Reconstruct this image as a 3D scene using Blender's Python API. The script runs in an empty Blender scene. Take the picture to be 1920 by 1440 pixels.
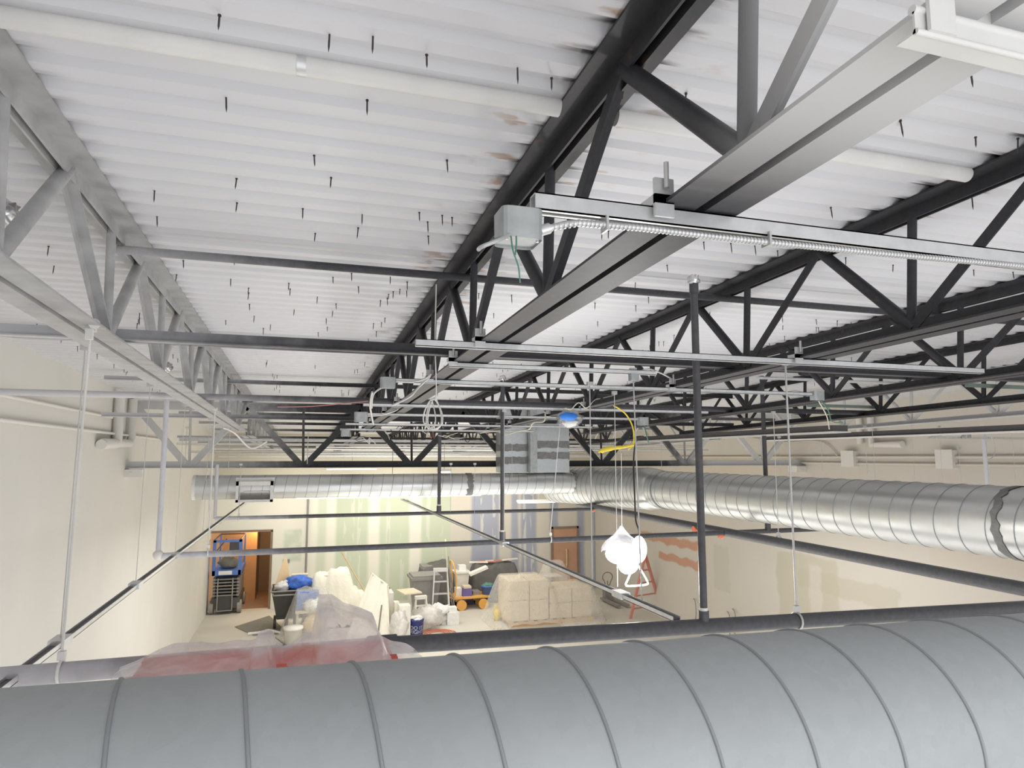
import bpy, math, random
from mathutils import Vector, Matrix, noise
rnd = random.Random(7)
C = bpy.context.scene.collection
PI = math.pi
# ------------------------------------------------------------------ camera model (measured from the photograph)
F, H = 1250.0, 4.2
TH = math.atan((857-720)/F)
PS = math.atan((960-572)*math.cos(TH)/F)
def ray(px, py):
    x = (px-960)/F; y = -(py-720)/F
    fw = math.cos(TH)-y*math.sin(TH); up = math.sin(TH)+y*math.cos(TH)
    return Vector((x*math.cos(PS)+fw*math.sin(PS), -x*math.sin(PS)+fw*math.cos(PS), up))
def P(px, py, **k):
    (a, v), = k.items(); i = 'XYZ'.index(a); r = ray(px, py); o = Vector((0, 0, H))
    return o + r*((v-o[i])/r[i])
def XY(px, Y, py=857): r = ray(px, py); return r.x/r.y*Y
def zy(py, Y, px): r = ray(px, py); return H + r.z/r.y*Y
cam = bpy.data.objects.new('camera', bpy.data.cameras.new('camera')); C.objects.link(cam)
cam.location = (0, 0, H); cam.rotation_euler = (PI/2+TH, 0, -PS)
cam.data.sensor_width = 36; cam.data.lens = 36*F/1920; cam.data.clip_start = .02; cam.data.clip_end = 200
bpy.context.scene.camera = cam
ZT = lambda Y: H+1.115-.022*Y       # underside of the roof deck
ZB = lambda Y: H+.557-.022*Y        # joist bottom chord
YG, YB, XL, XR = 10.68, 20.3, -2.4, 9.1
JX = [-.85+1.65*i for i in range(6)]
# ------------------------------------------------------------------ materials
def mat(name, col, rough=.6, metal=0., var=.08, scale=6., bump=0., bscale=40., alpha=1., av=.2, emit=None, es=1., spec=.5):
    m = bpy.data.materials.new(name); m.use_nodes = True; nt = m.node_tree; N = nt.nodes; L = nt.links
    b = N['Principled BSDF']; b.inputs['Roughness'].default_value = rough; b.inputs['Metallic'].default_value = metal
    b.inputs['Specular IOR Level'].default_value = spec
    g = N.new('ShaderNodeNewGeometry'); n = N.new('ShaderNodeTexNoise'); n.inputs['Scale'].default_value = scale; n.inputs['Detail'].default_value = 5
    L.new(g.outputs['Position'], n.inputs['Vector'])
    r = N.new('ShaderNodeMix'); r.data_type = 'RGBA'
    r.inputs[6].default_value = (*[max(0, c*(1-var*2)) for c in col], 1); r.inputs[7].default_value = (*[min(1, c*(1+var*2)) for c in col], 1)
    L.new(n.outputs['Fac'], r.inputs[0]); L.new(r.outputs[2], b.inputs['Base Color'])
    if bump:
        n2 = N.new('ShaderNodeTexNoise'); n2.inputs['Scale'].default_value = bscale; n2.inputs['Detail'].default_value = 4; L.new(g.outputs['Position'], n2.inputs['Vector'])
        bp = N.new('ShaderNodeBump'); bp.inputs['Strength'].default_value = bump; bp.inputs['Distance'].default_value = .02
        L.new(n2.outputs['Fac'], bp.inputs['Height']); L.new(bp.outputs['Normal'], b.inputs['Normal'])
    if alpha < 1:
        n3 = N.new('ShaderNodeTexNoise'); n3.inputs['Scale'].default_value = 5; n3.inputs['Detail'].default_value = 6; n3.inputs['Distortion'].default_value = 1.2
        L.new(g.outputs['Position'], n3.inputs['Vector'])
        mr = N.new('ShaderNodeMapRange'); mr.inputs['From Min'].default_value = .3; mr.inputs['From Max'].default_value = .7
        mr.inputs['To Min'].default_value = max(0, alpha-av); mr.inputs['To Max'].default_value = min(1, alpha+av)
        L.new(n3.outputs['Fac'], mr.inputs['Value']); L.new(mr.outputs['Result'], b.inputs['Alpha'])
    if emit: b.inputs['Emission Color'].default_value = (*emit, 1); b.inputs['Emission Strength'].default_value = es
    return m
def smooth(nt, sock, a, b, lo=0., hi=1.):
    mr = nt.nodes.new('ShaderNodeMapRange'); mr.interpolation_type = 'SMOOTHSTEP'
    mr.inputs['From Min'].default_value = a; mr.inputs['From Max'].default_value = b
    mr.inputs['To Min'].default_value = lo; mr.inputs['To Max'].default_value = hi
    nt.links.new(sock, mr.inputs['Value']); return mr.outputs['Result']
def mth(nt, op, a, b=None, c=None):
    m = nt.nodes.new('ShaderNodeMath'); m.operation = op
    for i, v in enumerate((a, b, c)):
        if v is None: continue
        if isinstance(v, (int, float)): m.inputs[i].default_value = v
        else: nt.links.new(v, m.inputs[i])
    return m.outputs[0]
def mixc(nt, f, a, b):
    r = nt.nodes.new('ShaderNodeMix'); r.data_type = 'RGBA'
    for i, v in ((0, f), (6, a), (7, b)):
        if isinstance(v, (int, float)): r.inputs[i].default_value = v
        elif isinstance(v, tuple): r.inputs[i].default_value = (*v, 1)
        else: nt.links.new(v, r.inputs[i])
    return r.outputs[2]
def base(name, rough=.6, metal=0.):
    m = bpy.data.materials.new(name); m.use_nodes = True; nt = m.node_tree
    b = nt.nodes['Principled BSDF']; b.inputs['Roughness'].default_value = rough; b.inputs['Metallic'].default_value = metal
    if metal == 0: b.inputs['Specular IOR Level'].default_value = .3
    g = nt.nodes.new('ShaderNodeNewGeometry'); s = nt.nodes.new('ShaderNodeSeparateXYZ'); nt.links.new(g.outputs['Position'], s.inputs[0])
    return m, nt, b, g.outputs['Position'], s.outputs
def noise_n(nt, pos, scale, detail=4, stretch=None):
    n = nt.nodes.new('ShaderNodeTexNoise'); n.inputs['Scale'].default_value = scale; n.inputs['Detail'].default_value = detail
    if stretch:
        v = nt.nodes.new('ShaderNodeVectorMath'); v.operation = 'MULTIPLY'; v.inputs[1].default_value = stretch; nt.links.new(pos, v.inputs[0]); pos = v.outputs[0]
    nt.links.new(pos, n.inputs['Vector']); return n.outputs['Fac']
def steel_mat(name, dark, light, rough=.5, near=True):
    # black steel that was dusted with white overspray towards the sprayed side walls
    m, nt, b, pos, s = base(name, rough)
    n = noise_n(nt, pos, 9, 6)
    jit = mth(nt, 'MULTIPLY', mth(nt, 'SUBTRACT', n, .5), .8)
    x = mth(nt, 'ADD', s[0], jit)
    f = mth(nt, 'MAXIMUM', smooth(nt, x, .25, -1.5), smooth(nt, x, 6.0, 7.2))
    if near: f = mth(nt, 'MAXIMUM', f, smooth(nt, s[1], 1.22, .7))  # steel also turns whiter towards the viewer's end
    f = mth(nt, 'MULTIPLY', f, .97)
    d = mixc(nt, noise_n(nt, pos, 30, 5), tuple(c*.7 for c in dark), tuple(c*1.5 for c in dark))
    rust = mth(nt, 'MULTIPLY', smooth(nt, noise_n(nt, pos, 14, 6), .66, .74), .5)
    d = mixc(nt, rust, d, (.13, .08, .055))
    c = mixc(nt, f, d, light)
    nt.links.new(c, b.inputs['Base Color']); return m
M = {}
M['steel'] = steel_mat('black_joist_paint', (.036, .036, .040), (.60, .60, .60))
M['pipe'] = steel_mat('black_pipe_steel', (.08, .08, .087), (.66, .66, .70), .42, False)
M['bridge'] = steel_mat('bridging_steel', (.05, .05, .056), (.62, .62, .64), .5, False)
M['galv'] = mat('galvanized_strut', (.66, .665, .665), .38, .55, .1, 25)
M['galv_dull'] = mat('dull_galvanized_box', (.42, .44, .44), .5, .5, .18, 18)
M['rod'] = mat('threaded_rod_zinc', (.55, .55, .54), .45, .4)
M['wire_white'] = mat('white_cable', (.78, .77, .74), .5)
M['wire_cream'] = mat('cream_cable', (.66, .62, .48), .5)
M['wire_yellow'] = mat('yellow_cable', (.85, .66, .06), .5)
M['wire_green'] = mat('green_wire', (.10, .26, .19), .5)
M['wire_black'] = mat('black_cable', (.02, .02, .02), .5)
M['wire_red'] = mat('red_wire', (.5, .2, .2), .5)
M['green_strut'] = mat('greenish_strut', (.20, .26, .22), .5, .3)
M['foil'] = mat('crumpled_foil', (.75, .75, .75), .25, .8, .2, 40)
M['orange'] = mat('orange_coupling', (.75, .19, .09), .5)
M['screw'] = mat('dark_screw', (.05, .035, .035), .5)
M['white_paint'] = mat('white_painted_pipe', (.72, .71, .69), .55)
M['wall_paint'] = mat('off_white_wall_paint', (.72, .70, .655), .8, 0, .03, 1.2)
M['bracket'] = mat('bracket', (.5, .5, .48), .5, .3)
M['sealant'] = mat('grey_duct_sealant', (.2, .2, .195), .7, 0, .2, 20, .4)
def duct_mat(name, col, rough, metal, sp=.1):
    m, nt, b, pos, s = base(name, rough, metal)
    v = nt.nodes.new('ShaderNodeTexVoronoi'); v.inputs['Scale'].default_value = 45; nt.links.new(pos, v.inputs['Vector'])
    f = mth(nt, 'ADD', mth(nt, 'MULTIPLY', v.outputs['Color'], .3), mth(nt, 'MULTIPLY', noise_n(nt, pos, 4, 6), .7))
    nt.links.new(mixc(nt, f, tuple(c*(1-sp) for c in col), tuple(min(1, c*(1+sp)) for c in col)), b.inputs['Base Color'])
    nt.links.new(smooth(nt, noise_n(nt, pos, 3, 5), .3, .7, rough-.06, rough+.1), b.inputs['Roughness'])
    return m
M['duct'] = duct_mat('spiral_duct_galvanized', (.62, .63, .62), .36, .8, .04)
M['duct_front'] = duct_mat('dusty_spiral_duct', (.40, .42, .425), .62, .25)
M['duct_seam'] = mat('duct_seam_metal', (.30, .32, .33), .45, .6)
M['sheet'] = duct_mat('sheet_metal_duct', (.56, .59, .60), .4, .7, .12)
def deck_mat():
    m, nt, b, pos, s = base('white_roof_deck', .45)
    n = noise_n(nt, pos, 1.2, 5, (.3, 1, 1))
    c = mixc(nt, n, (.63, .63, .655), (.70, .70, .72))
    # black overspray beside the painted joists, in streaks along the ribs
    x = s[0]; d = None
    for j in JX[1:5]:
        e = mth(nt, 'ABSOLUTE', mth(nt, 'SUBTRACT', x, j)); d = e if d is None else mth(nt, 'MINIMUM', d, e)
    st = noise_n(nt, pos, 5, 3, (.6, 3.2, 1))
    lim = mth(nt, 'ADD', mth(nt, 'MULTIPLY', st, .26), .0)
    f = smooth(nt, mth(nt, 'SUBTRACT', d, lim), .05, -.05)
    # recessed ribs kept the most of it
    ph = mth(nt, 'FRACT', mth(nt, 'DIVIDE', mth(nt, 'ADD', s[1], 20-.045), .134))
    rec = smooth(nt, mth(nt, 'ABSOLUTE', mth(nt, 'SUBTRACT', ph, .5)), .30, .18, .25, 1.)
    f = mth(nt, 'MULTIPLY', mth(nt, 'MULTIPLY', f, rec), .93)
    f1 = mth(nt, 'MULTIPLY', smooth(nt, mth(nt, 'ABSOLUTE', mth(nt, 'SUBTRACT', x, JX[0]-.02)), .22, .10), mth(nt, 'MULTIPLY', rec, .45))
    rust = mth(nt, 'MULTIPLY', smooth(nt, noise_n(nt, pos, 6, 3, (1, 2.4, 1)), .58, .7), smooth(nt, mth(nt, 'ABSOLUTE', mth(nt, 'SUBTRACT', x, JX[1])), .38, .1))
    c = mixc(nt, mth(nt, 'MULTIPLY', rust, .75), c, (.36, .20, .11))
    c = mixc(nt, f1, c, (.2, .2, .21))
    c = mixc(nt, f, c, (.025, .025, .028))
    nt.links.new(c, b.inputs['Base Color']); return m
M['deck'] = deck_mat()
def floor_mat():
    m, nt, b, pos, s = base('concrete_floor', .7)
    n = noise_n(nt, pos, 1.1, 6); n2 = noise_n(nt, pos, .35, 3)
    c = mixc(nt, n, (.50, .48, .43), (.68, .65, .59))
    c = mixc(nt, mth(nt, 'MULTIPLY', smooth(nt, n2, .5, .65), .35), c, (.74, .70, .60))
    nt.links.new(c, b.inputs['Base Color']); return m
M['floor'] = floor_mat()
def back_mat():
    m, nt, b, pos, s = base('taped_drywall', .85)
    tan, wh, gr, gr2, bl = (.64, .60, .53), (.78, .76, .68), (.55, .60, .47), (.62, .66, .54), (.37, .39, .47)
    j = mth(nt, 'MULTIPLY', mth(nt, 'SUBTRACT', noise_n(nt, pos, 2.2, 3, (1, 1, .35)), .5), .10)
    x = mth(nt, 'ADD', s[0], j)
    stops = [(0, wh), (594, gr2), (612, wh), (629, gr), (690, wh), (712, gr), (768, wh), (790, gr), (838, tan), (884, bl), (936, tan), (959, bl), (972, tan), (977, bl), (1006, tan), (1032, bl), (1047, tan), (1083, bl), (1096, tan), (1112, bl), (1122, tan)]
    cr = nt.nodes.new('ShaderNodeValToRGB'); cr.color_ramp.interpolation = 'LINEAR'
    x0, x1 = -3., 9.5; els = []; prev = None
    for px, col in stops:
        u = 0. if px == 0 else (XY(px, YB, 1000)-x0)/(x1-x0)
        if prev: els.append((max(0, u-.0045), prev))
        els.append((u+(.0045 if prev else 0), col)); prev = col
    els = els[:32] if len(els) > 32 else els
    # two ramps (32 stops at most each)
    def ramp(lst):
        r = nt.nodes.new('ShaderNodeValToRGB'); e = r.color_ramp.elements
        e[0].position, e[0].color = lst[0][0], (*lst[0][1], 1); e[1].position, e[1].color = lst[-1][0], (*lst[-1][1], 1)
        for p, c in lst[1:-1]: q = e.new(p); q.color = (*c, 1)
        return r
    full = []; prev = None
    for px, col in stops:
        u = 0. if px == 0 else (XY(px, YB, 1000)-x0)/(x1-x0)
        if prev: full.append((max(0, u-.003), prev))
        full.append((u+(.003 if prev else 0), col)); prev = col
    k = next(i for i, (p, c) in enumerate(full) if p > (XY(838, YB, 1000)-x0)/(x1-x0))
    nt.nodes.remove(cr)
    u = smooth(nt, x, x0, x1); nt.nodes[-1].interpolation_type = 'LINEAR'
    ra, rb = ramp(full[:k]), ramp(full[k-1:])
    nt.links.new(u, ra.inputs[0]); nt.links.new(u, rb.inputs[0])
    sel = smooth(nt, x, XY(845, YB, 1000), XY(847, YB, 1000))
    c = mixc(nt, sel, ra.outputs[0], rb.outputs[0])
    # dabs of joint compound over the screws between the seams
    dash = None
    for px in (647, 661, 674, 728, 754, 803, 828, 904, 926, 984, 998):
        e = mth(nt, 'ABSOLUTE', mth(nt, 'SUBTRACT', x, XY(px, YB, 1000)))
        e = smooth(nt, e, .075, .03); dash = e if dash is None else mth(nt, 'MAXIMUM', dash, e)
    dz = smooth(nt, noise_n(nt, pos, 1.5, 1, (4.5, 1, 1)), .47, .52)
    c = mixc(nt, mth(nt, 'MULTIPLY', mth(nt, 'MULTIPLY', dash, dz), .65), c, (.70, .69, .64))
    # green patch on the white wall left
    px_ = mth(nt, 'MULTIPLY', smooth(nt, s[0], -.55, -.45), smooth(nt, s[0], .02, -.05))
    pz_ = mth(nt, 'MULTIPLY', smooth(nt, mth(nt, 'ADD', s[2], mth(nt, 'MULTIPLY', j, 2.5)), 1.2, 1.28), smooth(nt, s[2], 2.2, 2.1))
    c = mixc(nt, mth(nt, 'MULTIPLY', mth(nt, 'MULTIPLY', px_, pz_), smooth(nt, noise_n(nt, pos, 3, 2), .3, .6, .15, .7)), c, (.50, .58, .47))
    # bare above the hung ceiling line: plain beige
    c = mixc(nt, smooth(nt, s[2], 3.05, 3.25), c, (.60, .56, .47))
    nt.links.new(c, b.inputs['Base Color']); return m
M['drywall'] = back_mat()
def right_mat():
    m, nt, b, pos, s = base('beige_patched_wall', .85)
    c = mixc(nt, noise_n(nt, pos, .9, 4), (.60, .56, .50), (.66, .62, .56))
    j = mth(nt, 'MULTIPLY', mth(nt, 'SUBTRACT', noise_n(nt, pos, 3, 4), .5), .22)
    y = mth(nt, 'ADD', s[1], j); z = mth(nt, 'ADD', s[2], j)
    def rect(y0, y1, z0, z1, col, st):
        nonlocal c
        f = mth(nt, 'MULTIPLY', mth(nt, 'MULTIPLY', smooth(nt, y, y0-.04, y0+.04), smooth(nt, y, y1+.04, y1-.04)), mth(nt, 'MULTIPLY', smooth(nt, z, z0-.03, z0+.03), smooth(nt, z, z1+.03, z1-.03)))
        c = mixc(nt, mth(nt, 'MULTIPLY', f, st), c, col)
    rect(14.0, 17.2, 1.93, 2.16, (.56, .27, .17), .8); rect(14.0, 16.2, 1.5, 1.72, (.56, .27, .17), .8)
    rect(9.9, 11.5, 1.1, 2.35, (.50, .47, .36), .6); rect(8.6, 10.9, 1.75, 2.1, (.50, .47, .36), .5)
    rect(10.3, 10.6, 1.1, 2.2, (.66, .62, .56), .6); rect(13.1, 13.7, 1.2, 2.2, (.50, .48, .42), .4); rect(6.2, 7.8, 1.3, 1.9, (.50, .46, .38), .4)
    rect(4, 12, 3.55, 3.78, (.68, .60, .48), .5); rect(11, 15, 3.8, 4.25, (.66, .59, .47), .5); rect(3, 8, 2.6, 2.95, (.62, .53, .44), .4)
    nt.links.new(c, b.inputs['Base Color']); return m
M['right'] = right_mat()
M['brick'] = M['right']
M['wood_door'] = mat('brown_wood_door', (.50, .29, .19), .5, 0, .05, 3)
M['door_frame'] = mat('brown_door_frame', (.24, .17, .125), .5)
M['hall_orange'] = mat('orange_lit_board', (.60, .33, .15), .7, 0, .06, 1)
M['hall_brown'] = mat('taupe_hall_wall', (.28, .215, .16), .7, 0, .06, 1)
M['hall_floor'] = mat('brown_paper_floor', (.33, .22, .15), .8)
M['blue'] = mat('blue_lift_paint', (.09, .19, .52), .45)
M['dkgrey'] = mat('dark_grey_steel', (.09, .085, .085), .55)
M['midgrey'] = mat('mid_grey', (.25, .24, .23), .6)
M['cart'] = mat('black_cart_plastic', (.06, .06, .058), .5)
M['rubber'] = mat('grey_tyre', (.32, .30, .27), .8)
M['bluebag'] = mat('blue_plastic_bag', (.05, .16, .62), .35, 0, .25, 12, .8, 25)
M['wood'] = mat('raw_plywood', (.66, .50, .30), .7, 0, .08, 5)
M['card'] = mat('cardboard', (.66, .56, .42), .8, 0, .04, 2)
M['pallet'] = mat('pallet_wood', (.58, .40, .22), .8, 0, .12, 6)
M['mat'] = mat('grey_floor_mat', (.22, .21, .18), .9)
M['white_obj'] = mat('white_board', (.78, .76, .71), .6)
M['bucket_blue'] = mat('dark_blue_bucket', (.05, .065, .26), .45)
M['alu'] = mat('aluminium_ladder', (.62, .62, .62), .4, .5)
M['bin'] = mat('grey_bin', (.27, .26, .25), .6)
M['truck'] = mat('orange_yellow_cart', (.80, .42, .10), .5)
M['purple'] = mat('violet_carton', (.16, .13, .38), .6)
M['white_letter'] = mat('white_lettering', (.8, .8, .82), .6)
M['hose'] = mat('orange_red_hose', (.62, .22, .14), .6)
M['red'] = mat('red_lift_paint', (.62, .075, .035), .5)
M['pinkred'] = mat('faded_red_steel', (.62, .25, .2), .5)
M['dark_tarp'] = mat('dark_grey_tarp', (.12, .115, .11), .8, 0, .2, 5, .5, 12)
M['plastic'] = mat('milky_plastic_sheet', (.84, .82, .79), .4, 0, .04, 5, .5, 16, alpha=.6)
M['plastic_thin'] = mat('thin_plastic_sheet', (.84, .82, .77), .6, 0, .02, 2, .06, 3, alpha=.30, av=.03)
M['plastic_near'] = mat('milky_drape_plastic', (.82, .80, .80), .45, 0, .03, 5, .5, 20, alpha=.5)
M['tarp_white'] = mat('white_dust_sheet', (.83, .80, .70), .7, 0, .05, 4, .6, 14)
M['bag_clear'] = mat('clear_bag', (.55, .55, .58), .3, 0, .1, 12, .8, 40, alpha=.45)
M['paper'] = mat('crumpled_paper', (.78, .78, .76), .7, 0, .1, 12, .6, 30)
M['bluething'] = mat('bright_blue_device', (.03, .22, .75), .4)
M['lamp_glow'] = mat('lit_lamp', (1, 1, 1), .5, emit=(1, .98, .94), es=9)
M['tube_glow'] = mat('lit_tube', (1, 1, .95), .5, emit=(1, .97, .85), es=4)
# ------------------------------------------------------------------ mesh builder (world coordinates)
class MB:
    def __init__(s): s.v = []; s.f = []; s.sm = []
    def add(s, vs, fs, smooth=False):
        n = len(s.v); s.v += [Vector(v) for v in vs]; s.f += [[i+n for i in f] for f in fs]; s.sm += [smooth]*len(fs); return s
    def box(s, a, b, rot=0., piv=None, tilt=None):
        x0, y0, z0 = a; x1, y1, z1 = b
        vs = [Vector(p) for p in ((x0,y0,z0),(x1,y0,z0),(x1,y1,z0),(x0,y1,z0),(x0,y0,z1),(x1,y0,z1),(x1,y1,z1),(x0,y1,z1))]
        if rot or tilt:
            p = Vector(piv) if piv else Vector(((x0+x1)/2, (y0+y1)/2, z0))
            R = Matrix.Rotation(rot, 3, 'Z')
            if tilt: R = R @ Matrix.Rotation(tilt[0], 3, tilt[1])
            vs = [p+R@(v-p) for v in vs]
        return s.add(vs, [(0,3,2,1),(4,5,6,7),(0,1,5,4),(1,2,6,5),(2,3,7,6),(3,0,4,7)])
    def frame(s, a, b):
        d = (b-a).normalized(); u = Vector((0, 0, 1)) if abs(d.z) < .95 else Vector((0, 1, 0))
        x = d.cross(u).normalized(); return d, x, x.cross(d).normalized()
    def prism(s, a, b, prof, up=None, smooth=False):     # profile (x,y) swept from a to b
        a, b = Vector(a), Vector(b); d, x, y = s.frame(a, b)
        if up is not None:
            y = Vector(up); y = (y-d*y.dot(d)).normalized(); x = d.cross(y).normalized()
        n = len(prof); vs = [a+x*p[0]+y*p[1] for p in prof]+[b+x*p[0]+y*p[1] for p in prof]
        return s.add(vs, [(i, (i+1) % n, n+(i+1) % n, n+i) for i in range(n)]+[tuple(range(n))[::-1], tuple(range(n, 2*n))], smooth)
    def cyl(s, a, b, r, n=12, r2=None):
        a, b = Vector(a), Vector(b); d, x, y = s.frame(a, b); r2 = r if r2 is None else r2
        vs = [a+(x*math.cos(t)+y*math.sin(t))*r for t in [2*PI*i/n for i in range(n)]]+[b+(x*math.cos(t)+y*math.sin(t))*r2 for t in [2*PI*i/n for i in range(n)]]
        s.add(vs, [(i, (i+1) % n, n+(i+1) % n, n+i) for i in range(n)], True)
        return s.add(vs, [tuple(range(n))[::-1], tuple(range(n, 2*n))])
    def tube(s, pts, r, n=8, sub=0):
        pts = [Vector(p) for p in pts]
        if sub:
            out = []
            for i in range(len(pts)-1):
                p0 = pts[max(0, i-1)]; p1 = pts[i]; p2 = pts[i+1]; p3 = pts[min(len(pts)-1, i+2)]
                for k in range(sub):
                    t = k/sub; out.append(.5*((2*p1)+(p2-p0)*t+(2*p0-5*p1+4*p2-p3)*t*t+(3*p1-p0-3*p2+p3)*t**3))
            pts = out+[pts[-1]]
        rings = []; y = None
        for i, p in enumerate(pts):
            d = (pts[min(i+1, len(pts)-1)]-pts[max(i-1, 0)]).normalized()
            if y is None: _, x, y = s.frame(p, p+d)
            y = (y-d*y.dot(d)).normalized(); x = d.cross(y)
            rr = r[i] if isinstance(r, list) else r
            rings += [p+(x*math.cos(2*PI*k/n)+y*math.sin(2*PI*k/n))*rr for k in range(n)]
        m = len(pts)
        fs = [(i*n+k, i*n+(k+1) % n, (i+1)*n+(k+1) % n, (i+1)*n+k) for i in range(m-1) for k in range(n)]
        s.add(rings, fs, True); return s.add(rings, [tuple(range(n))[::-1], tuple(range((m-1)*n, m*n))])
    def lathe(s, c, prof, n=20, squash=1.):
        c = Vector(c); m = len(prof)
        vs = [c+Vector((r*math.cos(2*PI*k/n), r*math.sin(2*PI*k/n)*squash, z)) for r, z in prof for k in range(n)]
        s.add(vs, [(i*n+k, i*n+(k+1) % n, (i+1)*n+(k+1) % n, (i+1)*n+k) for i in range(m-1) for k in range(n)], True); return s
    def blob(s, c, r, seed=0, amp=.25, n=14, m=9, freq=2.5):
        c = Vector(c); r = Vector(r) if not isinstance(r, (int, float)) else Vector((r, r, r)); vs = []; o = Vector((seed*3.1, seed*1.7, 0))
        for i in range(m+1):
            a = PI*i/m
            for k in range(n):
                d = Vector((math.sin(a)*math.cos(2*PI*k/n), math.sin(a)*math.sin(2*PI*k/n), math.cos(a)))
                q = 1+amp*noise.noise(d*freq+o); vs.append(c+Vector((d.x*r.x, d.y*r.y, d.z*r.z))*q)
        return s.add(vs, [(i*n+k, (i+1)*n+k, (i+1)*n+(k+1) % n, i*n+(k+1) % n) for i in range(m) for k in range(n)], True)
    def grid(s, fn, nu, nv, smooth=True, thick=0):
        vs = [Vector(fn(i/nu, j/nv)) for i in range(nu+1) for j in range(nv+1)]
        w = nv+1; return s.add(vs, [(i*w+j, (i+1)*w+j, (i+1)*w+j+1, i*w+j+1) for i in range(nu) for j in range(nv)], smooth)
    def angle(s, a, b, w, t, up, flip=1):               # L section: leg along up, leg along side
        return s.prism(a, b, [(0, 0), (w*flip, 0), (w*flip, t), (t*flip, t), (t*flip, w), (0, w)][::flip], up)
def obj(name, mb, m, parent=None, **tags):
    me = bpy.data.meshes.new(name); off = Vector(parent['_o']) if parent and '_o' in parent else Vector((0, 0, 0))
    if parent is None and mb.v:
        xs = [v.x for v in mb.v]; ys = [v.y for v in mb.v]; zs = [v.z for v in mb.v]
        off = Vector(((min(xs)+max(xs))/2, (min(ys)+max(ys))/2, min(zs)))
    me.from_pydata([v-off for v in mb.v], [], mb.f)
    me.polygons.foreach_set('use_smooth', mb.sm); me.update()
    me.materials.append(m if not isinstance(m, str) else M[m])
    o = bpy.data.objects.new(name, me); C.objects.link(o)
    if parent: o.parent = parent; o['_o'] = tuple(off)
    else: o.location = off; o['_o'] = tuple(off)
    for k, v in tags.items(): o[k] = v
    return o
def thing(name, label, cat, loc, group=None):
    o = bpy.data.objects.new(name, None); C.objects.link(o); o.location = loc; o.empty_display_size = .1
    o['label'] = label; o['category'] = cat; o['_o'] = tuple(loc)
    if group: o['group'] = group
    return o
def tag(o, label, cat, group=None, kind=None):
    o['label'] = label; o['category'] = cat
    if group: o['group'] = group
    if kind: o['kind'] = kind
    return o
def struct(name, mb, m, parent=None):
    o = obj(name, mb, m, parent)
    if not parent: o['kind'] = 'structure'
    return o
# ------------------------------------------------------------------ the room
mb = MB(); pit = .134; k = 0; prof = []
y = -1.2
while y < YB:
    for dy, dz in ((0, .0), (.058, 0.), (.082, .02), (.110, .02)): prof.append((y+dy, dz))
    y += pit
vs = []; n = len(prof)
for X in (XL-.2, XR+.2):
    vs += [(X, yy, ZT(yy)+dz) for yy, dz in prof]
    vs += [(X, yy, ZT(yy)+dz+.02) for yy, dz in prof]
fs = [(i+1, i, 2*n+i, 2*n+i+1) for i in range(n-1)]+[(n+i, n+i+1, 3*n+i+1, 3*n+i) for i in range(n-1)]
mb.add(vs, fs); struct('ceiling', mb, 'deck')
struct('floor', MB().box((XL-.2, -3, -.1), (XR+.2, YB+.15, 0)), 'floor')
struct('wall_left', MB().box((XL-.2, -1.2, 0), (XL, YB, ZT(0)+.1)), 'wall_paint')
struct('wall_right', MB().box((XR, 1.5, 0), (XR+.2, YB, ZT(0)+.1)), 'right')
ox1 = XY(506, YB, 1100); oz = zy(995, YB, 490)
mb = MB().box((ox1, YB, 0), (XR+.2, YB+.15, ZT(YB)+.1)).box((XL-.2, YB, oz), (ox1, YB+.15, ZT(YB)+.1))
struct('wall_back', mb, 'drywall')
xd = XY(480, YB+1.3, 1080)
struct('floor_hall', MB().box((XL-.2, YB+.15, -.1), (1.2, YB+3, .004)), 'hall_floor')
struct('wall_hall_left', MB().box((XL-.2, YB+1.2, 0), (xd, YB+1.35, 3)), 'hall_orange')
struct('wall_hall_back', MB().box((xd, YB+2.6, 0), (1.3, YB+2.8, 3)), 'hall_brown')
struct('wall_hall_side', MB().box((xd-.05, YB+1.35, 0), (xd, YB+2.6, 3)), 'hall_brown')
struct('wall_hall_right', MB().box((.3, YB+.15, 0), (.4, YB+2.6, 3)), 'hall_brown')
struct('ceiling_hall', MB().box((XL-.2, YB+.15, 2.6), (1.3, YB+2.8, 2.7)), 'hall_brown')
struct('trim_opening', MB().box((ox1-.03, YB-.02, 0), (ox1+.03, YB+.16, oz)).box((XL, YB-.02, oz-.03), (ox1+.03, YB+.16, oz+.03)), 'door_frame')
d0, d1 = XY(1033, YB, 1050), XY(1084, YB, 1050); dz = zy(987, YB, 1058)
door = struct('door_1', MB().box((d0+.06, YB-.05, .01), (d1-.06, YB-.01, dz-.06)), 'wood_door')
mb = MB().box((d0, YB-.07, 0), (d0+.06, YB-.001, dz)).box((d1-.06, YB-.07, 0), (d1, YB-.001, dz)).box((d0, YB-.07, dz-.06), (d1, YB-.001, dz))
struct('door_frame', mb, 'door_frame', door)
struct('door_handle', MB().cyl((d0+.5, YB-.1, .75), (d0+.5, YB-.1, 1.3), .022, 8).box((d0+.48, YB-.1, .78), (d0+.52, YB-.05, .82)).box((d0+.48, YB-.1, 1.24), (d0+.52, YB-.05, 1.28)), 'wood', door)
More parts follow.
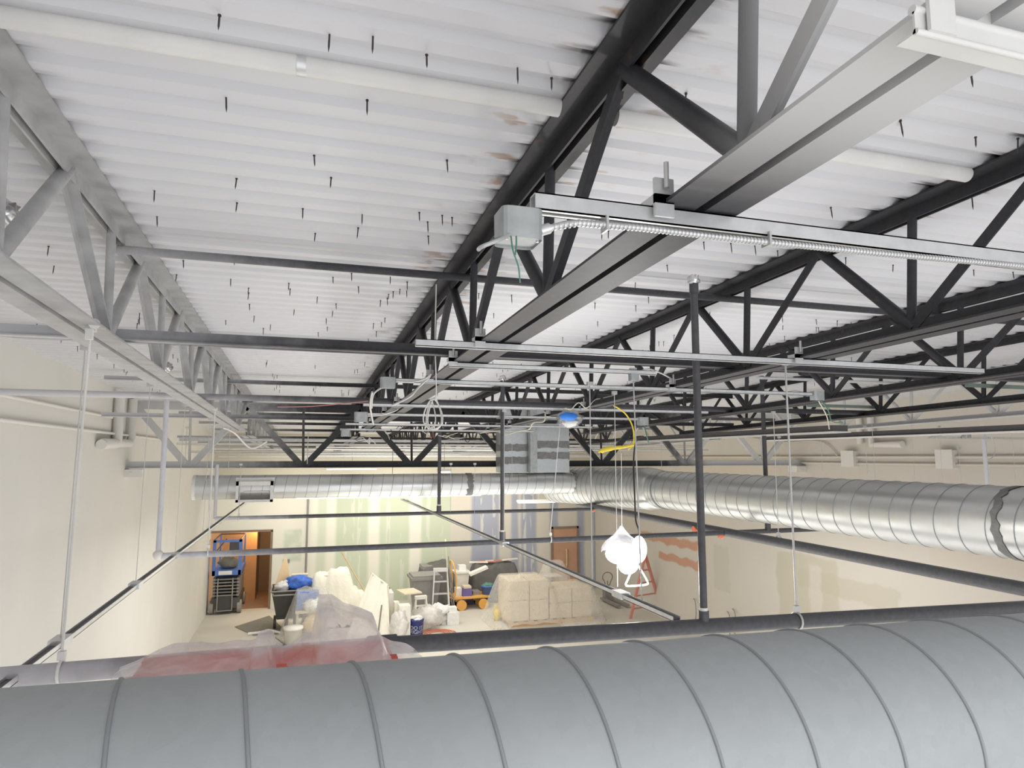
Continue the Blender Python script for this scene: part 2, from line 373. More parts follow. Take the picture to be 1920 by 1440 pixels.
# ------------------------------------------------------------------ steel joists
def chord(x, y0, y1, zf, top, w=.082, gap=.024, t=.008):
    mb = MB()
    for s in (-1, 1):
        xa = x+s*gap/2; dz = -1 if top else 1
        leg = 0.06
        a = Vector((xa, y0, zf(y0))); b = Vector((xa, y1, zf(y1)))
        pr = [(0, 0), (w, 0), (w, t), (t, t), (t, leg), (0, leg)]
        vs = []
        for q in (a, b):
            for p in pr: vs.append(q+Vector((s*p[0], 0, dz*p[1])))
        n = 6; mb.add(vs, [(i, (i+1) % n, n+(i+1) % n, n+i) for i in range(n)]+[(0, 1, 2, 3), (0, 3, 4, 5), (6, 7, 8, 9), (6, 9, 10, 11)])
    return mb
def joist(x, y0, y1, label, fine=True, p=1.12, grp='open web steel joists under the deck'):
    t = thing('steel_joist', label, 'joist', (x, (y0+y1)/2, ZB((y0+y1)/2)), grp)
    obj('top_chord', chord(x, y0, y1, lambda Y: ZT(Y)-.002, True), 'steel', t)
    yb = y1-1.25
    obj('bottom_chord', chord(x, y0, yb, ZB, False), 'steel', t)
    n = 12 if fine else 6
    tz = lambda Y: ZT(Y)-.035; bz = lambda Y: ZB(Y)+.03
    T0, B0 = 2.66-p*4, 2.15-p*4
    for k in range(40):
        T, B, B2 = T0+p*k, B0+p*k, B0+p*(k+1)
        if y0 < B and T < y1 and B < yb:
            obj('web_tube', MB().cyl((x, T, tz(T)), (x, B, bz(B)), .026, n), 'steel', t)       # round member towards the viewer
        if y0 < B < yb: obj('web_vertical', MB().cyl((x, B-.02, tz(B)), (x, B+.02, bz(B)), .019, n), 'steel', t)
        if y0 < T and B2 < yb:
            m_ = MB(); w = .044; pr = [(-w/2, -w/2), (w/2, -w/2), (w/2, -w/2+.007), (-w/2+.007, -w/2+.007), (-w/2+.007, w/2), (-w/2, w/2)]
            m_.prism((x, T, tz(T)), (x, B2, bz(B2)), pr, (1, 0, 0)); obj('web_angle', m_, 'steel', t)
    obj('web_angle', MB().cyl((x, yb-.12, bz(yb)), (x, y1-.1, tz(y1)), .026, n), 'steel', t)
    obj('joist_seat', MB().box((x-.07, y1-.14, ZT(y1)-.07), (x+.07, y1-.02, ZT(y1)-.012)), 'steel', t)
    return t
jn = ['light grey oversprayed steel joist nearest the left wall', 'black steel joist crossing the middle of the photo from upper right', 'black steel joist right of the middle one, passing above the tall black riser',
      'black steel joist running above the large round duct, third right of the middle', 'black steel joist beyond the round duct, fourth right of the middle', 'pale oversprayed steel joist nearest the right wall']
for i, x in enumerate(JX): joist(x, .2, YG+.03, jn[i], i < 4)
for i, x in enumerate(JX):
    joist(x, YG+.08, YB-.02, 'small distant steel joist behind the girder, %s from the left wall' % ['first', 'second', 'third', 'fourth', 'fifth', 'sixth'][i], False, grp='steel joists in the far bay')
# girder
t = thing('joist_girder', 'deep steel girder with V-shaped webs crossing the room under the joist ends', 'girder', (3.3, YG, H-.12))
zg0, zg1 = H-.16, ZT(YG)-.075
mb = MB()
for s in (-1, 1):
    mb.box((XL, YG+s*.015, zg0), (XR, YG+s*.024, zg0+.10)); mb.box((XL, min(YG+s*.015, YG+s*.11), zg0), (XR, max(YG+s*.015, YG+s*.11), zg0+.01))
obj('bottom_chord', mb, 'steel', t); mb = MB()
for s in (-1, 1):
    mb.box((XL, YG+s*.015, zg1-.12), (XR, YG+s*.026, zg1)); mb.box((XL, min(YG+s*.015, YG+s*.13), zg1-.012), (XR, max(YG+s*.015, YG+s*.13), zg1))
obj('top_chord', mb, 'steel', t)
nodes = [XL+.05]+JX+[XR-.05]
for i in range(len(nodes)-1):
    a, b = nodes[i], nodes[i+1]; m_ = (a+b)/2
    for e, s in ((a, -1), (b, 1)):
        obj('web_diagonal', MB().prism((e, YG, zg1-.06), (m_+s*.04, YG, zg0+.05), [(-.045, -.03), (.045, -.03), (.045, .03), (-.045, .03)], (0, 1, 0)), 'steel', t)
    obj('web_vertical', MB().cyl((m_, YG, zg0+.05), (m_-.02, YG, zg1-.05), .018, 8), 'steel', t)
tag(obj('wall_bracket', MB().box((XL, YG-.14, zg0-.12), (XL+.22, YG+.1, zg0-.01)).box((XL+.06, YG-.15, zg0-.09), (XL+.1, YG-.14, zg0-.05)), 'wall_paint'), 'pale bearing plate under the left end of the girder', 'bracket')
tag(obj('wall_bracket', MB().box((XR-.22, YG-.14, zg0-.12), (XR, YG+.1, zg0-.01)).box((XR-.16, YG-.15, zg0-.09), (XR-.12, YG-.14, zg0-.05)), 'wall_paint'), 'pale bearing plate under the right end of the girder', 'bracket')
# ------------------------------------------------------------------ bridging and cross members
def xbar(name, x0, x1, Y, z, w, m, label, cat, prof='box', group=None):
    mb = MB()
    if prof == 'round': mb.cyl((x0, Y, z), (x1, Y, z), w/2, 12)
    elif prof == 'angle': mb.box((x0, Y-w/2, z), (x1, Y+w/2, z+.006)).box((x0, Y+w/2-.006, z), (x1, Y+w/2, z+w))
    else:   # C strut, open side up
        mb.box((x0, Y-w/2, z), (x1, Y+w/2, z+.003)).box((x0, Y-w/2, z), (x1, Y-w/2+.003, z+w)).box((x0, Y+w/2-.003, z), (x1, Y+w/2, z+w)).box((x0, Y-w/2, z+w-.003), (x1, Y-w/2+.01, z+w)).box((x0, Y+w/2-.01, z+w-.003), (x1, Y+w/2, z+w))
    return tag(obj(name, mb, m), label, cat, group)
g = 'horizontal bridging between the joists'
xbar('bridging_pipe', -.86, 5.8, 3.4, H+.2805*3.4, .042, 'bridge', 'thin dark bridging pipe just under the top chords, nearest the viewer', 'bridging', 'round', g)
xbar('bridging_angle', XL, 5.8, 3.4, ZB(3.4)+.045, .06, 'bridge', 'wide flat bridging bar on the bottom chords, nearest the viewer', 'bridging', 'angle', g)
xbar('bridging_angle', XL, 5.8, 5.75, ZB(5.75)+.045, .05, 'bridge', 'bridging bar on the bottom chords, second from the viewer', 'bridging', 'round', g)
xbar('bridging_angle', XL+.3, 5.8, 5.75, ZT(5.75)-.11, .045, 'bridge', 'upper bridging bar under the deck, above the second lower bar', 'bridging', 'angle', g)
xbar('bridging_angle', XL+.3, 5.8, 8.1, ZB(8.1)+.05, .05, 'bridge', 'bridging bar on the bottom chords just before the girder', 'bridging', 'angle', g)
xbar('bridging_angle', XL+.3, 5.8, 8.1, ZT(8.1)-.11, .05, 'bridge', 'upper bridging bar under the deck just before the girder', 'bridging', 'angle', g)
for i, Yb in enumerate((12.6, 14.9, 17.2)):
    o = ['nearest behind the girder', 'midway behind the girder', 'far behind the girder'][i]
    xbar('bridging_angle', XL+.3, 8.3, Yb, ZB(Yb)+.05, .04, 'bridge', 'low bridging bar %s' % o, 'bridging', 'angle', 'bridging in the far bay')
    xbar('bridging_angle', XL+.3, 8.3, Yb, ZT(Yb)-.11, .06, 'bridge', 'high bridging bar %s' % o, 'bridging', 'angle', 'bridging in the far bay')
# round white pipe lying in a deck rib
t = thing('roof_conduit', 'thick white painted pipe lying against the deck ribs near the top of the photo', 'pipe', (2, 1.86, H+1.1))
yy = 1.86
for a_, b_ in ((XL, JX[0]-.1), (JX[0]+.1, JX[1]-.095), (JX[1]+.095, JX[2]-.1)): obj('pipe_run', MB().cyl((a_, 1.80, ZT(1.8)-.018), (b_, 1.80, ZT(1.8)-.018), .027, 20), 'white_paint', t)
cx = XY(565, 1.8, 135); obj('coupling', MB().cyl((cx-.012, 1.8, ZT(1.8)-.018), (cx+.012, 1.8, ZT(1.8)-.018), .0285, 16), 'galv', t, label='bare metal coupling')
# struts and conduits hung under the bottom chords
def jbox(px, py, Y, s, label, m='galv_dull', d=None, wires=True, parent_extra=None):
    c = P(px, py, Y=Y); d = d or s*.8
    t = thing('junction_box', label, 'junction box', c, 'metal junction boxes on the struts')
    mb = MB(); r = .22*s; pr = []
    for (ax, az, a0) in ((s/2-r, d/2-r*.6, 0), (-s/2+r, d/2-r*.6, 90), (-s/2+r, -d/2+r*.6, 180), (s/2-r, -d/2+r*.6, 270)):
        for q in range(4): a = math.radians(a0+30*q); pr.append((ax+r*math.cos(a), az+r*.6*math.sin(a)))
    n = len(pr)
    vs = [c+Vector((x, y, -s*.38)) for x, y in pr]+[c+Vector((x*1.02, y*1.02, s*.38)) for x, y in pr]
    mb.add(vs, [(i, (i+1) % n, n+(i+1) % n, n+i) for i in range(n)], False).add(vs, [tuple(range(n, 2*n))]); mb.add([v+Vector((0, 0, s*.06)) for v in vs[:n]], [tuple(range(n))[::-1]])
    obj('box_body', mb, m, t)
    mb = MB()
    for sx in (-1, 1): mb.cyl(c+Vector((sx*s*.38, -d*.38, -s*.38)), c+Vector((sx*s*.38, -d*.38, -s*.43)), s*.04, 6)
    obj('cover_screw', mb, 'galv', t)
    return t, c
def strut(Y, z, px0, px1, label, w=.036, py=720, boxes=()):
    x0 = XY(px0, Y, py) if px0 is not None else None; x1 = XY(px1, Y, py) if px1 else None
    t = thing('strut_channel', label, 'strut', ((x0+x1)/2, Y, z), 'galvanized struts across the joists')
    mb = MB(); w2 = w/2
    mb.box((x0, Y-w2, z), (x1, Y-w2+.003, z+w)).box((x0, Y+w2-.003, z), (x1, Y+w2, z+w)).box((x0, Y-w2, z+w-.003), (x1, Y+w2, z+w)).box((x0, Y-w2, z), (x1, Y-w2+.011, z+.003)).box((x0, Y+w2-.011, z), (x1, Y+w2, z+.003))
    obj('channel', mb, 'galv', t)
    for j in JX:
        if x0-.05 < j < x1+.05:
            b = MB().box((j-.12, Y-w2-.02, z+w), (j-.075, Y+w2+.01, z+w+.02)).box((j-.12, Y-w2-.02, z+w*.2), (j-.075, Y-w2-.012, z+w+.055))
            bc = obj('beam_clamp', b, 'galv', t); obj('clamp_bolt', MB().cyl((j-.098, Y-w2-.03, z+w+.03), (j-.098, Y-w2-.03, z+w+.085), .006, 6), 'rod', bc)
    return t
st = []
specs = [(1.23, 1000, 2050, 'long galvanized strut nearest the viewer, carrying the large junction box'),
 (2.77, 778, 1843, 'long galvanized strut second from the viewer, crossing in front of the tall black pipe'),
 (3.32, 843, 1228, 'short galvanized strut just behind the second strut'),
 (3.98, 742, 1520, 'galvanized strut with a small junction box at each end, fourth from the viewer'),
 (5.5, 682, 1325, 'galvanized strut above the blue bagged device, fifth from the viewer'),
 (6.4, 690, 1198, 'galvanized strut just behind the blue bagged device'),
 (7.75, 650, 1108, 'thin looking galvanized strut sixth row back, below the coiled white cable'),
 (8.75, 640, 1000, 'galvanized strut just before the girder, lowest visible row')]
for Y, a, b, l in specs:
    w_ = .036 if Y < 2 else (.030 if Y < 3 else .025); strut(Y, ZB(Y)-.002-w_, a, b, l, w_)
jbox(971, 428, 1.23, .082, 'large grey junction box with green wires hanging at the front strut end', d=.075)
jbox(727, 718, 3.98, .085, 'small grey junction box at the left end of the fourth strut')
jbox(1532, 742, 3.98, .085, 'small grey junction box at the right end of the fourth strut, beside the middle joists')
jbox(677, 782, 6.4, .12, 'small grey junction box left of the coiled white cable')
jbox(1205, 790, 6.4, .11, 'small grey junction box behind the yellow cable')
jbox(648, 812, 8.6, .11, 'small grey junction box lowest at the left end of the rear struts')
jbox(1755, 812, 6.2, .10, 'grey junction box under the right joists, left of a pair')
jbox(1812, 816, 6.2, .09, 'grey junction box under the right joists, right of a pair')
jbox(1188, 708, 3.32, .05, 'tiny grey box at the right end of the short strut')
# armoured cable under the front strut
def cable(name, pts, r, m, label, cat='cable', sub=6, n=6, group=None):
    return tag(obj(name, MB().tube(pts, r, n, sub), m), label, cat, group)
Yc = 1.215
pts = [P(1018, 432, Y=Yc), P(1040, 425, Y=Yc), P(1085, 418, Y=Yc), P(1200, 427, Y=Yc), P(1400, 450, Y=Yc), P(1640, 474, Y=Yc), P(1920, 499, Y=Yc), P(2000, 506, Y=Yc)]
mb = MB().tube(pts, .0065, 8, 8)
full = []
for i in range(len(pts)-1):
    k = int((pts[i+1]-pts[i]).length/.009)
    for q in range(k): full.append(pts[i].lerp(pts[i+1], q/k))
t = thing('armored_cable', 'ridged armoured cable running under the nearest galvanized strut', 'cable', pts[0])
obj('cable_run', mb, 'rod', t); obj('cable_connector', MB().cyl(P(1012, 433, Y=Yc), P(1030, 428, Y=Yc), .011, 10), 'galv', t)
mb = MB()
for i in range(0, len(full)-1): 
    d = (full[min(i+1, len(full)-1)]-full[i]).normalized()*.0022
    mb.cyl(full[i]-d, full[i]+d, .0079, 7)
obj('cable_ridges', mb, 'galv', t)
for px in (1136, 1440): obj('cable_tie', MB().box(P(px, 452 if px > 1300 else 424, Y=Yc)-Vector((.0025, .01, .011)), P(px, 452 if px > 1300 else 424, Y=Yc)+Vector((.0025, .02, .02))), 'rod', t)
cable('loose_wire', [P(955, 440, Y=1.18), P(935, 450, Y=1.15), P(905, 462, Y=1.14), P(897, 468, Y=1.13)], .004, 'rod', 'pale stiff wire end sticking out left under the large junction box', 'wire')
cable('loose_wire', [P(968, 443, Y=1.18), P(968, 460, Y=1.17), P(966, 478, Y=1.16)], .0016, 'wire_green', 'short green wire hanging under the middle of the large junction box', 'wire')
cable('loose_wire', [P(958, 443, Y=1.18), P(962, 470, Y=1.16), P(972, 500, Y=1.16), P(975, 530, Y=1.16)], .0016, 'wire_green', 'green wire dangling straight down from the large junction box', 'wire')
cable('loose_wire', [P(952, 441, Y=1.18), P(925, 450, Y=1.16), P(910, 462, Y=1.15)], .0022, 'wire_green', 'short green wire bending left from the large junction box', 'wire')
# near bracket strut at the top right corner
t = thing('strut_channel', 'white strut closest to the viewer in the top right corner', 'strut', (1.2, .58, H+.5))
x0 = XY(1692, .58, 50)
mb = MB().box((x0, .563, H+.497), (2.2, .590, H+.500)).box((x0, .563, H+.497), (2.2, .566, H+.525)).cyl((x0, .566, H+.528), (2.2, .566, H+.528), .006, 10).cyl((x0, .563, H+.499), (2.2, .563, H+.499), .004, 10)
obj('channel', mb, 'white_paint', t)
obj('bracket_plate', MB().box((x0+.015, .555, H+.5), (x0+.055, .56, H+.60)).cyl((x0+.035, .55, H+.57), (x0+.035, .556, H+.57), .005, 8), 'white_paint', t)
obj('upper_rail', MB().box((x0+.06, .575, H+.535), (2.2, .60, H+.56)), 'white_paint', t)
# ------------------------------------------------------------------ spiral ducts
def duct(pts, r, pitch, mat_, seam, parent, n=40, sr=.004, sub=0, phase=0, seg=40, hand=1):
    obj('duct_shell', MB().tube(pts, r, n, sub), mat_, parent)
    # raised lock seam winding round the straight runs
    a, b = Vector(pts[0]), Vector(pts[1]); L = (b-a).length; d = (b-a).normalized()
    _, x, y = MB().frame(a, b); m_ = int(L/pitch*seg); sp = []
    for i in range(m_):
        ang = hand*(2*PI*i/seg+phase); sp.append(a+d*(pitch*i/seg)+(x*math.cos(ang)+y*math.sin(ang))*(r+sr*.1))
    return obj('lock_seam', MB().tube(sp, sr, 6), seam, parent)
FD, fa_ = 1.6, .42299
def fcen(x): return (x, FD*math.cos(fa_)-.0225*x, H-FD*math.sin(fa_)-.00813*x)
fn_ = math.sqrt(1+.0225**2+.00813**2); FPI = .13715*FD
FP = 2*PI*(-2.34*fn_+.23694*FD)/FPI-PI
M['duct_front_seam'] = mat('dusty_seam', (.30, .315, .32), .6, .3)
t = thing('spiral_duct', 'huge grey spiral duct filling the bottom of the photo right in front of the viewer', 'duct', (.5, 1.46, H-.66))
duct([fcen(-2.34), fcen(4.6)], .14356*FD, FPI, 'duct_front', 'duct_front_seam', t, 128, .0042, phase=FP, seg=120, hand=-1)
p = P(1387, 1257, Y=.62); 
t = thing('spiral_duct', 'large shiny round spiral duct running back along the right side', 'duct', (4.72, 5, H-.46))
DX, DR = 4.72, .25
duct([(DX, 2.2, H-.455), (DX, 8.45, H-.443)], DR, .198, 'duct', 'duct_seam', t, 48, .004)
el = [(DX, 8.35, H-.443), (DX, 8.6, H-.45), (DX-.02, 9.1, H-.46), (DX-.1, 9.6, H-.465), (DX-.25, 10.1, H-.47), (DX-.45, 10.5, H-.47), (DX-.6, 10.85, H-.47)]
er = [.255]+[.27+.004*i for i in range(7)]+[.30]*30
ms = MB().tube(el, .3, 4, 8); rr = []
sp_ = [sum((v for v in ms.v[4*i:4*i+4]), Vector())/4 for i in range(len(el)*8-7)]
obj('elbow', MB().tube(sp_, er[:len(sp_)] if len(er) >= len(sp_) else er+[.3]*(len(sp_)-len(er)), 36), 'duct', t)
mb = MB()
for i in range(9, len(sp_)-1, 2):
    d_ = (sp_[i+1]-sp_[i]).normalized()*.003; mb.tube([sp_[i]-d_, sp_[i]+d_], .303, 36)
obj('elbow_seams', mb, 'duct_seam', t)
def band(px, parent, Y=None, x=None, r=DR, w=.05):
    pass
for yb, w in ((3.42, .06),):
    mb = MB(); n = 40; vs = []
    for s in (-1, 1):
        for k in range(n):
            a = 2*PI*k/n; vs.append((DX+(DR+.005)*math.cos(a), yb+s*(w/2+.03*noise.noise(Vector((k*.9, s, yb)))), H-.452+(DR+.005)*math.sin(a)))
    mb.add(vs, [(k, (k+1) % n, n+(k+1) % n, n+k) for k in range(n)], True); obj('sealant_band', mb, 'sealant', t, label='smeared grey sealant joint')
for yb in (8.15, 8.38): obj('joint_collar', MB().tube([(DX, yb-.012, H-.45), (DX, yb+.012, H-.45)], DR+.007, 40), 'duct_seam', t)
CY, CR = 10.2, .168
t = thing('spiral_duct', 'shiny round spiral duct crossing the room below the girder', 'duct', (1.5, CY, H-.42))
xa, xb = XY(364, CY, 913), XY(1098, CY, 910)
duct([(xa, CY, H-.42), (xb+.15, CY, H-.42)], CR, .15, 'duct', 'duct_seam', t, 36, .003)
obj('end_cap', MB().tube([(xa-.012, CY, H-.42), (xa+.03, CY, H-.42)], CR+.004, 36), 'white_paint', t)
for px, w in ((878, .09), (1080, .15)):
    x = XY(px, CY, 910); mb = MB(); n = 40; vs = []
    for s in (-1, 1):
        for k in range(n):
            a = 2*PI*k/n; vs.append((x+s*(w/2+.05*noise.noise(Vector((k*.8, s*2, px)))), CY+(CR+.006)*math.cos(a), H-.42+(CR+.006)*math.sin(a)))
    mb.add(vs, [(k, (k+1) % n, n+(k+1) % n, n+k) for k in range(n)], True); obj('sealant_band', mb, 'sealant', t, label='smeared grey sealant joint')
# register on the left end of the cross duct
g0, g1 = P(443, 903, Y=CY-.2), P(511, 941, Y=CY-.2)
t = thing('air_register', 'pale rectangular air register on the left end of the crossing duct', 'air register', ((g0.x+g1.x)/2, CY-.2, g1.z))
mb = MB(); f_ = .035
mb.box((g0.x, CY-.215, g1.z), (g0.x+f_, CY-.1, g0.z)).box((g1.x-f_, CY-.215, g1.z), (g1.x, CY-.1, g0.z)).box((g0.x, CY-.215, g0.z-f_*1.6), (g1.x, CY-.1, g0.z)).box((g0.x, CY-.215, g1.z), (g1.x, CY-.1, g1.z+f_))
rf = obj('register_frame', mb, 'white_paint', t)
obj('register_inside', MB().box((g0.x+f_, CY-.12, g1.z+f_), (g1.x-f_, CY-.1, g0.z-f_)), 'midgrey', t)
obj('register_blade', MB().box((g0.x+.1, CY-.17, (g0.z+g1.z)/2-.01), (g1.x-f_, CY-.15, (g0.z+g1.z)/2+.005)), 'white_paint', rf)
obj('register_collar', MB().box((g0.x-.01, CY-.16, g0.z), (g1.x+.01, CY-.05, g0.z+.05)), 'white_paint', t)
# two square drops from the roof curb
for (a, b, Yf, Yk, bands, lab) in ((943, 994, 10.15, 10.55, (838, 862), 'square sheet metal duct drop, left of the pair beside the girder'), (1006, 1067, 10.02, 10.5, (832, 853), 'square sheet metal duct drop, right of the pair above the round elbow')):
    xa_, xb_ = XY(a, Yf, 820), XY(b, Yf, 820)
    t = thing('duct_drop', lab, 'duct', ((xa_+xb_)/2, (Yf+Yk)/2, H-.4), 'square duct drops')
    obj('duct_shell', MB().box((xa_, Yf, H-.245), (xb_, Yk, ZT(Yk)-.1)), 'sheet', t)
    for q, pb in enumerate(bands):
        z = zy(pb, Yf, a); hh = .065; mb = MB(); n = 12; vs = []
        for i in range(n+1):
            x = xa_-.004+(xb_-xa_+.008)*i/n
            vs += [(x, Yf-.004, z-hh+.03*noise.noise(Vector((i*.7, q, a)))), (x, Yf-.004, z+hh*.7+.02*noise.noise(Vector((i*.9, q+5, a))))]
        mb.add(vs, [(2*i, 2*i+2, 2*i+3, 2*i+1) for i in range(n)]); mb.box((xa_-.004, Yf-.003, z-hh), (xa_-.001, Yk, z+hh*.6)); obj('sealant_band', mb, 'sealant', t)
    for pz in (800, 770): obj('joint_flange', MB().box((xa_-.008, Yf-.008, zy(pz, Yf, a)), (xb_+.008, Yk, zy(pz, Yf, a)+.012)), 'sheet', t)
xa_ = XY(994, 10.0, 820); xb_ = XY(1007, 10.0, 820)
tag(obj('duct_angle', MB().box((xa_, 9.99, H-.245), (xb_, 10.1, ZT(10)-.1)), 'galv_dull'), 'narrow vertical metal strip between the two square duct drops', 'duct trim')
tag(obj('roof_curb', MB().box((XY(963, 10, 745), 9.75, zy(757, 10, 1000)), (XY(1140, 10, 745), 9.83, zy(731, 10, 1000))).box((XY(963, 10, 745), 9.83, ZT(10)-.06), (XY(1140, 10, 745), 10.6, ZT(10)-.04)), 'dkgrey'), 'dark steel roof frame above the square duct drops', 'roof frame')
# ------------------------------------------------------------------ sprinkler pipes
P1 = lambda x: Vector((x, 2.9-.035*(x), H-.80-.013*x))
def foil(c, s, seed, parent): return obj('foil_cap', MB().blob(c, s, seed, .6, 12, 8, 4), 'foil', parent, label='crumpled foil cap')
t = thing('sprinkler_pipe', 'thick dark pipe running just above the huge front duct', 'pipe', (1, 2.9, H-.83), 'sprinkler pipes')
fa, fb = P(-200, 1280, Y=2.95), P(2100, 1133, Y=2.75)
fa, fm, fb = P(-150, 1283, Y=2.9), P(716, 1211, Y=2.9), P(2080, 1129, Y=2.9)
obj('pipe_run', MB().cyl(fa, fm, .036, 20), 'pipe', t); obj('pipe_run', MB().cyl(fm, fb, .036, 20), 'pipe', t)
obj('coupling', MB().cyl(fm-Vector((.06, 0, 0)), fm+Vector((.06, 0, 0)), .043, 20), 'pipe', t)
def on1(px): 
    x = XY(px, 2.9, 1200); a, b = (fa, fm) if x < fm.x else (fm, fb); return a.lerp(b, (x-a.x)/(b.x-a.x))
def drop(px, base_, ztop, r, label, foilcap=True, s=.03):
    t = thing('sprinkler_riser', label, 'pipe', base_, 'upright sprinkler risers')
    top = Vector((base_.x, base_.y, ztop)); obj('riser_pipe', MB().cyl(base_+Vector((0, 0, .02)), top, r, 14), 'pipe', t)
    obj('riser_socket', MB().cyl(base_, base_+Vector((0, 0, r*4)), r*1.35, 14), 'pipe', t)
    obj('thread_tape', MB().cyl(base_+Vector((0, 0, r*4)), base_+Vector((0, 0, r*4.8)), r*1.1, 14), 'white_obj', t)
    if foilcap:
        obj('reducer', MB().cyl(top-Vector((0, 0, .005)), top+Vector((0, 0, .045)), r*1.25, 14), 'pipe', t)
        foil(top+Vector((0, 0, .045+s*.6)), s, px, t)
    return t
b1 = on1(1321); drop(1310, b1, zy(548, 2.9, 1297), .0185, 'tall black sprinkler riser with foil cap standing on the front pipe')
t2 = thing('sprinkler_pipe', 'dark pipe crossing below the ducts, second from the viewer, elbowed up at its left end', 'pipe', (2, 6.35, H-.8), 'sprinkler pipes')
Y2, z2 = 6.35, H-.808
xl2 = XY(297, Y2, 1030)
obj('pipe_run', MB().cyl((xl2, Y2, z2-.02), (8.25, Y2, z2+.0), .026, 16), 'pipe', t2)
obj('elbow_riser', MB().cyl((xl2, Y2, z2), (xl2, Y2, zy(737, Y2, 305)), .021, 14), 'pipe', t2)
obj('elbow_fitting', MB().blob((xl2, Y2, z2-.01), .042, 3, .1), 'white_paint', t2)
b = Vector((XY(942, Y2, 1000), Y2, z2)); drop(942, b, zy(722, Y2, 942), .021, 'black sprinkler riser with foil cap standing on the second pipe', True, .035)
b = Vector((XY(1436, Y2, 900), Y2, z2)); drop(1436, b, zy(705, Y2, 1433), .024, 'black sprinkler riser rising behind the round duct', False)
b = Vector((8.23, Y2, z2)); drop(1850, b, zy(797, Y2, 1848), .024, 'pale sprinkler riser near the right wall behind the round duct', False)
t3 = thing('sprinkler_pipe', 'dark pipe crossing below the ducts, third from the viewer', 'pipe', (2, 9.8, H-.8), 'sprinkler pipes')
Y3, z3 = 9.8, H-.815
obj('pipe_run', MB().cyl((XY(403, Y3, 968), Y3, z3), (XY(1112, Y3, 955), Y3, z3), .026, 14), 'pipe', t3)
obj('elbow_riser', MB().cyl((XY(403, Y3, 968), Y3, z3), (XY(403, Y3, 968), Y3, H-.1), .022, 12), 'pipe', t3)
b = Vector((XY(823, Y3, 950), Y3, z3)); drop(823, b, zy(800, Y3, 823), .026, 'black sprinkler riser on the third pipe behind the coiled cable', False)
t4 = thing('sprinkler_pipe', 'thick black main pipe running back below the large round duct', 'pipe', (4.4, 6, H-.85), 'sprinkler pipes')
obj('pipe_run', MB().cyl(P(1960, 1112, X=4.4), P(1085, 945, X=4.4), .046, 20), 'pipe', t4)
for px, py in ((1352, 1002), (1112, 955), (1304, 992)):
    o_ = P(px, py, X=4.37); obj('orange_coupling', MB().cyl(o_-Vector((.03, 0, 0)), o_+Vector((.03, 0, 0)), .034, 12).tube([o_+Vector((0, .04*math.cos(a), .04*math.sin(a))) for a in [i*PI/5 for i in range(11)]], .008, 6), 'orange', t4, label='orange coupling')
def clevis(c, r, parent, m='rod'):
    mb = MB().tube([c+Vector((0, r*1.15*math.sin(a), r*1.15*math.cos(a)-.004)) for a in [PI*(-.95+1.9*i/14) for i in range(15)]], .006, 6)
    mb.box(c+Vector((-.012, -.012, r*1.1)), c+Vector((.012, .012, r*1.1+.03)))
    return obj('clevis_band', mb, m, parent)
def rod(top, bot, label, r=.004, m='rod', pr=None, grp='hanger rods and wires', clamp=True):
    top, bot = Vector(top), Vector(bot)
    t = thing('hanger_rod', label, 'hanger rod', bot, grp)
    obj('rod_shaft', MB().cyl(top, bot, r, 8), m, t)
    if clamp: obj('beam_clip', MB().box(top+Vector((-.018, -.012, -.012)), top+Vector((.018, .012, .014))), m, t)
    if pr: clevis(bot-Vector((0, 0, pr*1.1+.03)), pr, t, m)
    return t
b = on1(1496); rod((b.x, b.y, ZB(2.9)), b+Vector((0, 0, .075)), 'hanger rod with a clevis on the front pipe, right of the tall black riser', .0052, 'rod', .036)
b = on1(118); rod((b.x+.02, b.y, ZB(2.9)), b+Vector((0, 0, .075)), 'hanger rod with a clevis on the white left end of the front pipe', .005, 'white_paint', .036)
tag(obj('pipe_clamp', MB().cyl(P(177, 607, Y=2.83), P(177, 607, Y=2.86), .02, 14).box(P(168, 622, Y=2.85)-Vector((.012, .01, .03)), P(168, 622, Y=2.85)+Vector((.012, .01, .01))), 'white_paint'), 'small round white clamp on the left joist above the hanger rod', 'clamp')
b = P(1460, 1010, X=4.4); rod((b.x, b.y, ZB(b.y)), b+Vector((0, 0, .06)), 'hanger rod with a pale band round the black main pipe', .004, 'rod', .046)
b = Vector((XY(1032, Y2, 990), Y2, z2)); rod((b.x+.12, b.y, ZB(Y2)), b+Vector((0, 0, .06)), 'hanger rod holding the second pipe just left of the brown door', .004, 'wire_white', .027)
b = Vector((XY(392, Y2, 1000), Y2, z2)); rod((b.x, b.y, ZB(Y2)), b+Vector((0, 0, .06)), 'white hanger rod holding the second pipe near the blue lift', .005, 'white_paint', .027)
b = Vector((XY(448, Y3, 960), Y3, z3)); rod((b.x, b.y, H-.1), b+Vector((0, 0, .06)), 'hanger rod on the left end of the third pipe', .004, 'rod', .027)
